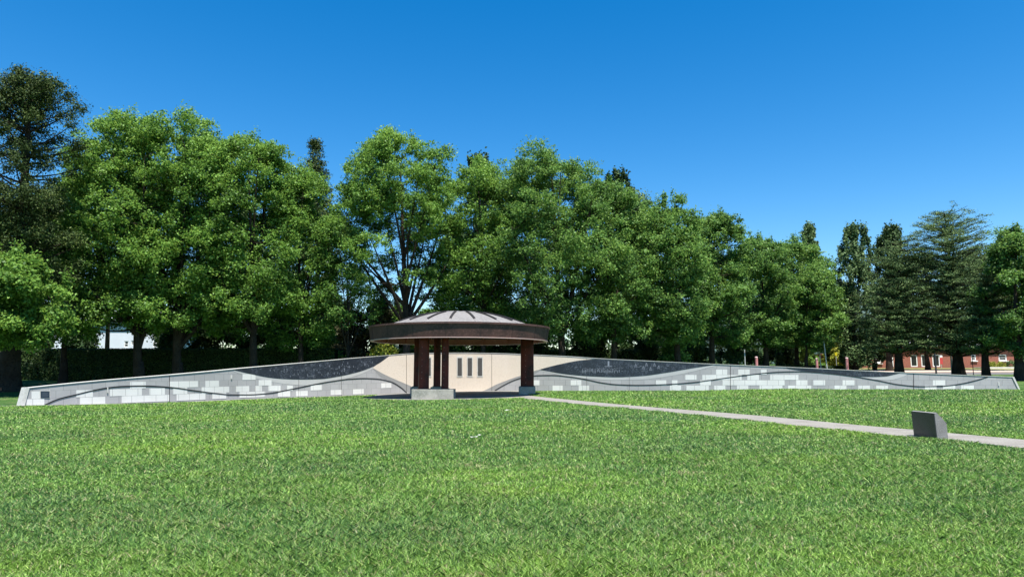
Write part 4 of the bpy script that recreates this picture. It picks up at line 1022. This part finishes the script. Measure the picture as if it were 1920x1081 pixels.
BRICK = brickmat('red_brick', (0.30, 0.075, 0.045), (0.23, 0.055, 0.035), (0.30, 0.20, 0.16))
WHITE = M('white_paint', (0.75, 0.75, 0.74), .6, .4)
GLASS = M('dark_window_glass', (0.012, 0.014, 0.016), .15, .3)
ROOFG = M('grey_roof_sheet', (0.28, 0.29, 0.31), .7, .3, noise=[(.8, .4, .7, (.22, .23, .24))])
BLUEW = M('pale_render', (0.62, 0.66, 0.72), .85, .2, noise=[(.5, .4, .7, (.56, .6, .66))])
def gable_building(name, x0, x1, Y, dep, eave_z, ridge_z, wallm, roofm, lab, wins, hip=3.0):
    """wins: (px, py_top, py_bottom, half width px, kind)"""
    zg = min(gz(x0, Y), gz(x1, Y)) - 0.3
    t = empty(name, (x0, Y, zg), lab, 'building'); L = x1-x0; he = eave_z-zg; hr = ridge_z-zg
    cuts = sorted([(at(px-hw, 670, Y).x-x0, at(px+hw, 670, Y).x-x0, at(px, pb_, Y).z-zg, at(px, pt_, Y).z-zg, k) for px, pt_, pb_, hw, k in wins])
    b = MB(); T_ = .3; cur = 0
    for (a_, b_, z0, z1_, k) in cuts:
        if a_ > cur: b.box(((cur+a_)/2, T_/2, he/2), (a_-cur, T_, he))
        if z0 > .05: b.box(((a_+b_)/2, T_/2, z0/2), (b_-a_, T_, z0))
        b.box(((a_+b_)/2, T_/2, (z1_+he)/2), (b_-a_, T_, he-z1_)); cur = b_
    b.box(((cur+L)/2, T_/2, he/2), (L-cur, T_, he))
    b.box((T_/2, T_+(dep-T_)/2, he/2), (T_, dep-T_, he)); b.box((L-T_/2, T_+(dep-T_)/2, he/2), (T_, dep-T_, he)); b.box((L/2, dep-T_/2, he/2), (L-2*T_, T_, he))
    b.build('brick_wall' if wallm is BRICK else 'rendered_wall', wallm, t)
    b = MB(); o = .5
    b.add([(-o, -o, he), (L+o, -o, he), (L+o, dep+o, he), (-o, dep+o, he), (hip, dep/2, hr), (L-hip, dep/2, hr), (-o, -o, he+.12), (L+o, -o, he+.12), (L+o, dep+o, he+.12), (-o, dep+o, he+.12)],
          [(3,2,1,0), (0,1,7,6), (1,2,8,7), (2,3,9,8), (3,0,6,9), (6,7,5,4), (8,9,4,5), (7,8,5), (9,6,4)]); b.build('roof', roofm, t)
    b = MB(); b.box((L/2, -o-.06, he+.04), (L+2*o, .12, .16)); b.build('gutter', WHITE, t)
    for (a_, b_, z0, z1_, k) in cuts:
        w_ = b_-a_; h_ = z1_-z0; f = MB(); ft = .16 if k != 'small' else .1
        f.box((a_+ft/2, .1, z0+h_/2), (ft, .12, h_)); f.box((b_-ft/2, .1, z0+h_/2), (ft, .12, h_)); f.box(((a_+b_)/2, .1, z1_-ft/2), (w_-2*ft, .12, ft)); f.box(((a_+b_)/2, .1, z0+ft/2), (w_-2*ft, .12, ft))
        if k in ('sash', 'small'): f.box(((a_+b_)/2, .1, z0+h_*.5), (w_-2*ft, .1, .08))
        fo = f.build('door' if k == 'door' else 'window', WHITE, t)
        gb = MB(); gb.box(((a_+b_)/2, .14, z0+h_/2), (w_-2*ft, .03, h_-2*ft)); gb.build('pane', GLASS, fo)
        if k == 'sash':
            s_ = MB(); s_.box(((a_+b_)/2, -.09, z0-.08), (w_+.3, .2, .16)); s_.build('sill', WHITE, fo)
    return t
YB = 112
bx0, bx1 = at(1615, 670, YB).x, at(1909, 670, YB).x
bb = gable_building('brick_building', bx0, bx1, YB, 12, at(1700, 648, YB).z, at(1700, 622, YB).z, BRICK, ROOFG, 'long low red brick building with white framed windows behind the cedars',
    [(1646, 665.5, 680, 6, 'sash'), (1671, 664, 687, 4, 'door'), (1713.5, 664.5, 687, 6.5, 'tall'), (1733.5, 664.5, 687, 6.5, 'tall'), (1755, 664, 687, 7, 'door'), (1797, 664, 686, 5, 'tall'), (1825.5, 664.5, 675.5, 4.5, 'sash'), (1880, 664, 675.5, 7.5, 'sash')])
# brick shed at the left of it
ys = 100
sx0, sx1 = at(1541, 675, ys).x, at(1588, 675, ys).x; sz = gz(sx0, ys)-.3; st_ = at(1560, 664.5, ys).z-sz
t = empty('brick_shed', (sx0, ys, sz), 'small flat roofed red brick shed behind the bench', 'shed')
b = MB(); b.box(((sx1-sx0)*.3, 2, st_/2), ((sx1-sx0)*.6, 4, st_)); b.build('brick_wall', BRICK, t)
b = MB(); b.box(((sx1-sx0)*.8+.02, 2.6, st_/2), ((sx1-sx0)*.4, 2.8, st_)); b.build('shaded_opening', M('opening_shade', (0.07, 0.03, 0.02), .8), t)  # solid block; its dark brown stands in for shade inside the opening
b = MB(); b.box(((sx1-sx0)/2, 2, st_+.08), (sx1-sx0+.5, 4.5, .14)); b.build('roof', M('rust_roof_edge', (0.2, .07, .05), .8), t)
# bench in front of it
TIM = M('timber_slats', (0.33, 0.19, 0.11), .8, noise=[(3, .4, .7, (.24, .14, .08))])
yb_ = 96; bxc = at(1557, 680, yb_).x; bz_ = gz(bxc, yb_)
t = empty('park_bench', (bxc, yb_, bz_), 'wooden bench table standing in front of the brick shed', 'bench')
b = MB(); b.box((0, 0, .72), (2.1, .6, .06), 0, .01); b.build('seat', TIM, t)
for s in (-.7, .7):
    b = MB(); b.box((s, 0, .345), (.14, .5, .69)); b.build('leg', COPE, t)
# white building seen through the left trees
YW = 95
gable_building('white_building', at(60, 640, YW).x, at(330, 640, YW).x, YW, 10, at(200, 600, YW).z, at(200, 575, YW).z, BLUEW, M('white_roof_sheet', (0.6, .63, .68), .6), 'pale bluish white building glimpsed behind the left hedge',
    [(95, 636, 652, 6, 'small'), (125, 636, 652, 5, 'small'), (235, 639, 650, 4, 'small'), (247, 638, 646, 3.5, 'small'), (290, 636, 650, 5, 'small')])

# ------------------------------------------------------------------ road, pavement, kerb near the brick building
def band(name, y0, y1, mat, x0=12, x1=95, lift=.02):
    xsb = np.arange(x0, x1+.1, 2.0); return drape(name, [(x, y0) for x in xsb], [(x, y1) for x in xsb], mat, lift, 3)
ASPH = M('asphalt_road', (0.13, 0.12, 0.12), .9, .2, noise=[(.5, .4, .7, (.10, .095, .095)), (30, .45, .7, (.17, .16, .16))])
DRYG = M('dry_verge', (0.24, 0.24, 0.09), .95, .1, noise=[(1.2, .4, .65, (.12, .16, .04)), (12, .4, .7, (.32, .28, .14))])
PINKP = M('pinkish_paving', (0.48, 0.36, 0.29), .9, .2, noise=[(1, .4, .7, (.40, .31, .26))])
band('road', 80, 87, ASPH, 10, 100); band('pavement', 87.3, 95, PINKP, 28, 100, .12); band('verge', 95.2, 111.5, DRYG, 28, 100, .05)

# ------------------------------------------------------------------ small things by the road
PINK = M('faded_pink_paint', (0.55, 0.24, 0.24), .7, .3, noise=[(2, .4, .7, (.45, .17, .17))])
GALV = M('galvanised_steel', (0.50, 0.51, 0.52), .5, .5, .3)
DKM = M('dark_pole_paint', (0.03, 0.03, 0.035), .5, .4)
def post(px, Y, topy, r, lab, grp, name='bollard', cat='post'):
    a, _ = ray(px, 680); x = a*Y; z = gz(x, Y); h = at(px, topy, Y).z-z
    t = empty(name, (x, Y, z), lab, cat, grp)
    b = MB(); b.lathe([(0.001, -.1), (r, -.1), (r, h*.9), (r*.92, h*.93), (.001, h*.93)], 20); b.build('shaft', PINK, t, smooth=False)
    b = MB(); b.lathe([(0.001, h*.93), (r*1.05, h*.93), (r*1.05, h*.97), (r*.5, h), (.001, h)], 20); b.build('cap', M('pale_cap', (.6, .4, .4), .7), t)
    return t
post(1418.5, 74, 668, .15, 'pink round post behind the wall, leftmost of the three', 'pink posts')
post(1531.5, 78, 671, .14, 'pink round post left of the brick shed beside a pale pole', 'pink posts')
post(1588, 76, 669.5, .15, 'stout pink round post right of the brick shed', 'pink posts')
def pole(px, Y, topy, r, mat, lab, grp, name='slender_pole', lean=0, arm=False):
    a, _ = ray(px, 680); x = a*Y; z = gz(x, Y); h = at(px, topy, Y).z-z
    t = empty(name, (x, Y, z), lab, 'pole', grp)
    b = MB(); b.tube([(0, 0, -.1), (lean*.5, 0, h*.5), (lean, 0, h)], [r, r*.85, r*.7], 10); b.build('shaft', mat, t)
    b = MB(); b.tube([(0, 0, 0), (0, 0, .25)], [r*1.5, r*1.4], 10); b.build('base_collar', mat, t)
    return t, h
pole(1397, 76, 655, .07, GALV, 'pale slender pole standing alone left of the pink posts', 'pale poles')
pole(1539, 80, 650, .06, GALV, 'shorter pale pole of the pair beside the brick shed', 'pale poles', lean=-.1)
pole(1551, 78, 640, .075, GALV, 'taller leaning pale pole in front of the bench', 'pale poles', lean=-.25)
pole(1754, 64, 662, .09, DKM, 'short dark pole rising behind the wall below the great cedar', 'dark poles')
pole(1784, 74, 640, .11, GALV, 'pale pole beside the great cedar trunk', 'pale poles')
pole(1823.5, 70, 640, .04, DKM, 'thin dark pole between the cedar trunk and the small cedar', 'dark poles')
# yellow sign
ysn = 90; a, _ = ray(1567.5, 664); xs_ = a*ysn; zs_ = gz(xs_, ysn); hs_ = at(1567.5, 663.5, ysn).z-zs_
t = empty('warning_sign', (xs_, ysn, zs_), 'small yellow sign on a thin pole above the brick shed', 'sign')
b = MB(); b.tube([(0, .03, -.1), (0, .03, hs_+.2)], .03, 8); b.build('pole', GALV, t)
b = MB(); ng = 8; vv = [(.2*math.cos(2*math.pi*k/ng+.39)*.9, yy, hs_+.24*math.sin(2*math.pi*k/ng+.39)) for yy in (-.02, 0) for k in range(ng)]
b.add(vv, [tuple(range(ng)), tuple(range(2*ng-1, ng-1, -1))]+[(k, ng+k, ng+(k+1) % ng, (k+1) % ng) for k in range(ng)]); b.build('sign_plate', M('yellow_sign', (.5, .42, .01), .5), t)
# red and white notice beside the door
a, _ = ray(1765, 678); yn = 108; xn = a*yn; zn = gz(xn, yn)
t = empty('red_notice_board', (xn, yn, zn), 'narrow red and white notice board beside the brick building door', 'sign')
b = MB(); b.tube([(0, .04, -.1), (0, .04, 1.9)], .04, 8); b.build('pole', GALV, t)
b = MB(); b.box((0, 0, 1.25), (.45, .05, 1.0), 0, .01); b.build('board', M('notice_red', (.5, .06, .06), .5), t)
b = MB(); b.box((0, 0, 1.95), (.45, .05, .35), 0, .01); b.build('header', WHITE, t)
# round golden bushes
for i, (px, r) in enumerate(((1855, .8), (1866, .75), (1878, .8), (1896, .95), (1906, .7))):
    yq = 108; a, _ = ray(px, 685); x = a*yq; z = gz(x, yq); rng = np.random.default_rng(800+i); n = 26
    u = unit(rng.normal(size=(n, 3))); u[:, 2] = abs(u[:, 2]); cen = u*np.array([r*.75, r*.6, r*1.15])
    cw = np.full(n, .3); V, h = clump_leaves(cen, np.stack([cw, cw, cw], -1), np.full(n, 45.), .13, rng, hue=.45+rng.normal(size=n)*.1)
    labs = ['golden bush at the left end of the garden bed', 'golden bush second in the garden bed', 'golden bush under the white window sill', 'tall olive bush in the garden bed', 'small bush at the right end of the garden bed']
    t = empty('round_bush', (x, yq, z+.1), labs[i], 'bush', 'bushes in front of the brick building')
    link('foliage', fast_mesh('foliage', V, 4, h), L_YEL if i < 3 else L_POPLAR, t)
    b = MB()
    for k in range(10): b.tube([(0, 0, -.15), cen[k]], [.03, .01], 4, cap=False)
    b.build('stems', BARK, t)
b = MB(); xa, xb_ = at(1850, 690, 106).x, at(1909, 690, 106).x
b.box(((xa+xb_)/2, 107.5, gz(xb_, 106)+.1), (xb_-xa, 3.0, .45), 0, .03); tag(b.build('garden_bed_kerb', COPE), 'pale raised garden kerb below the bushes at the brick building', 'kerb')
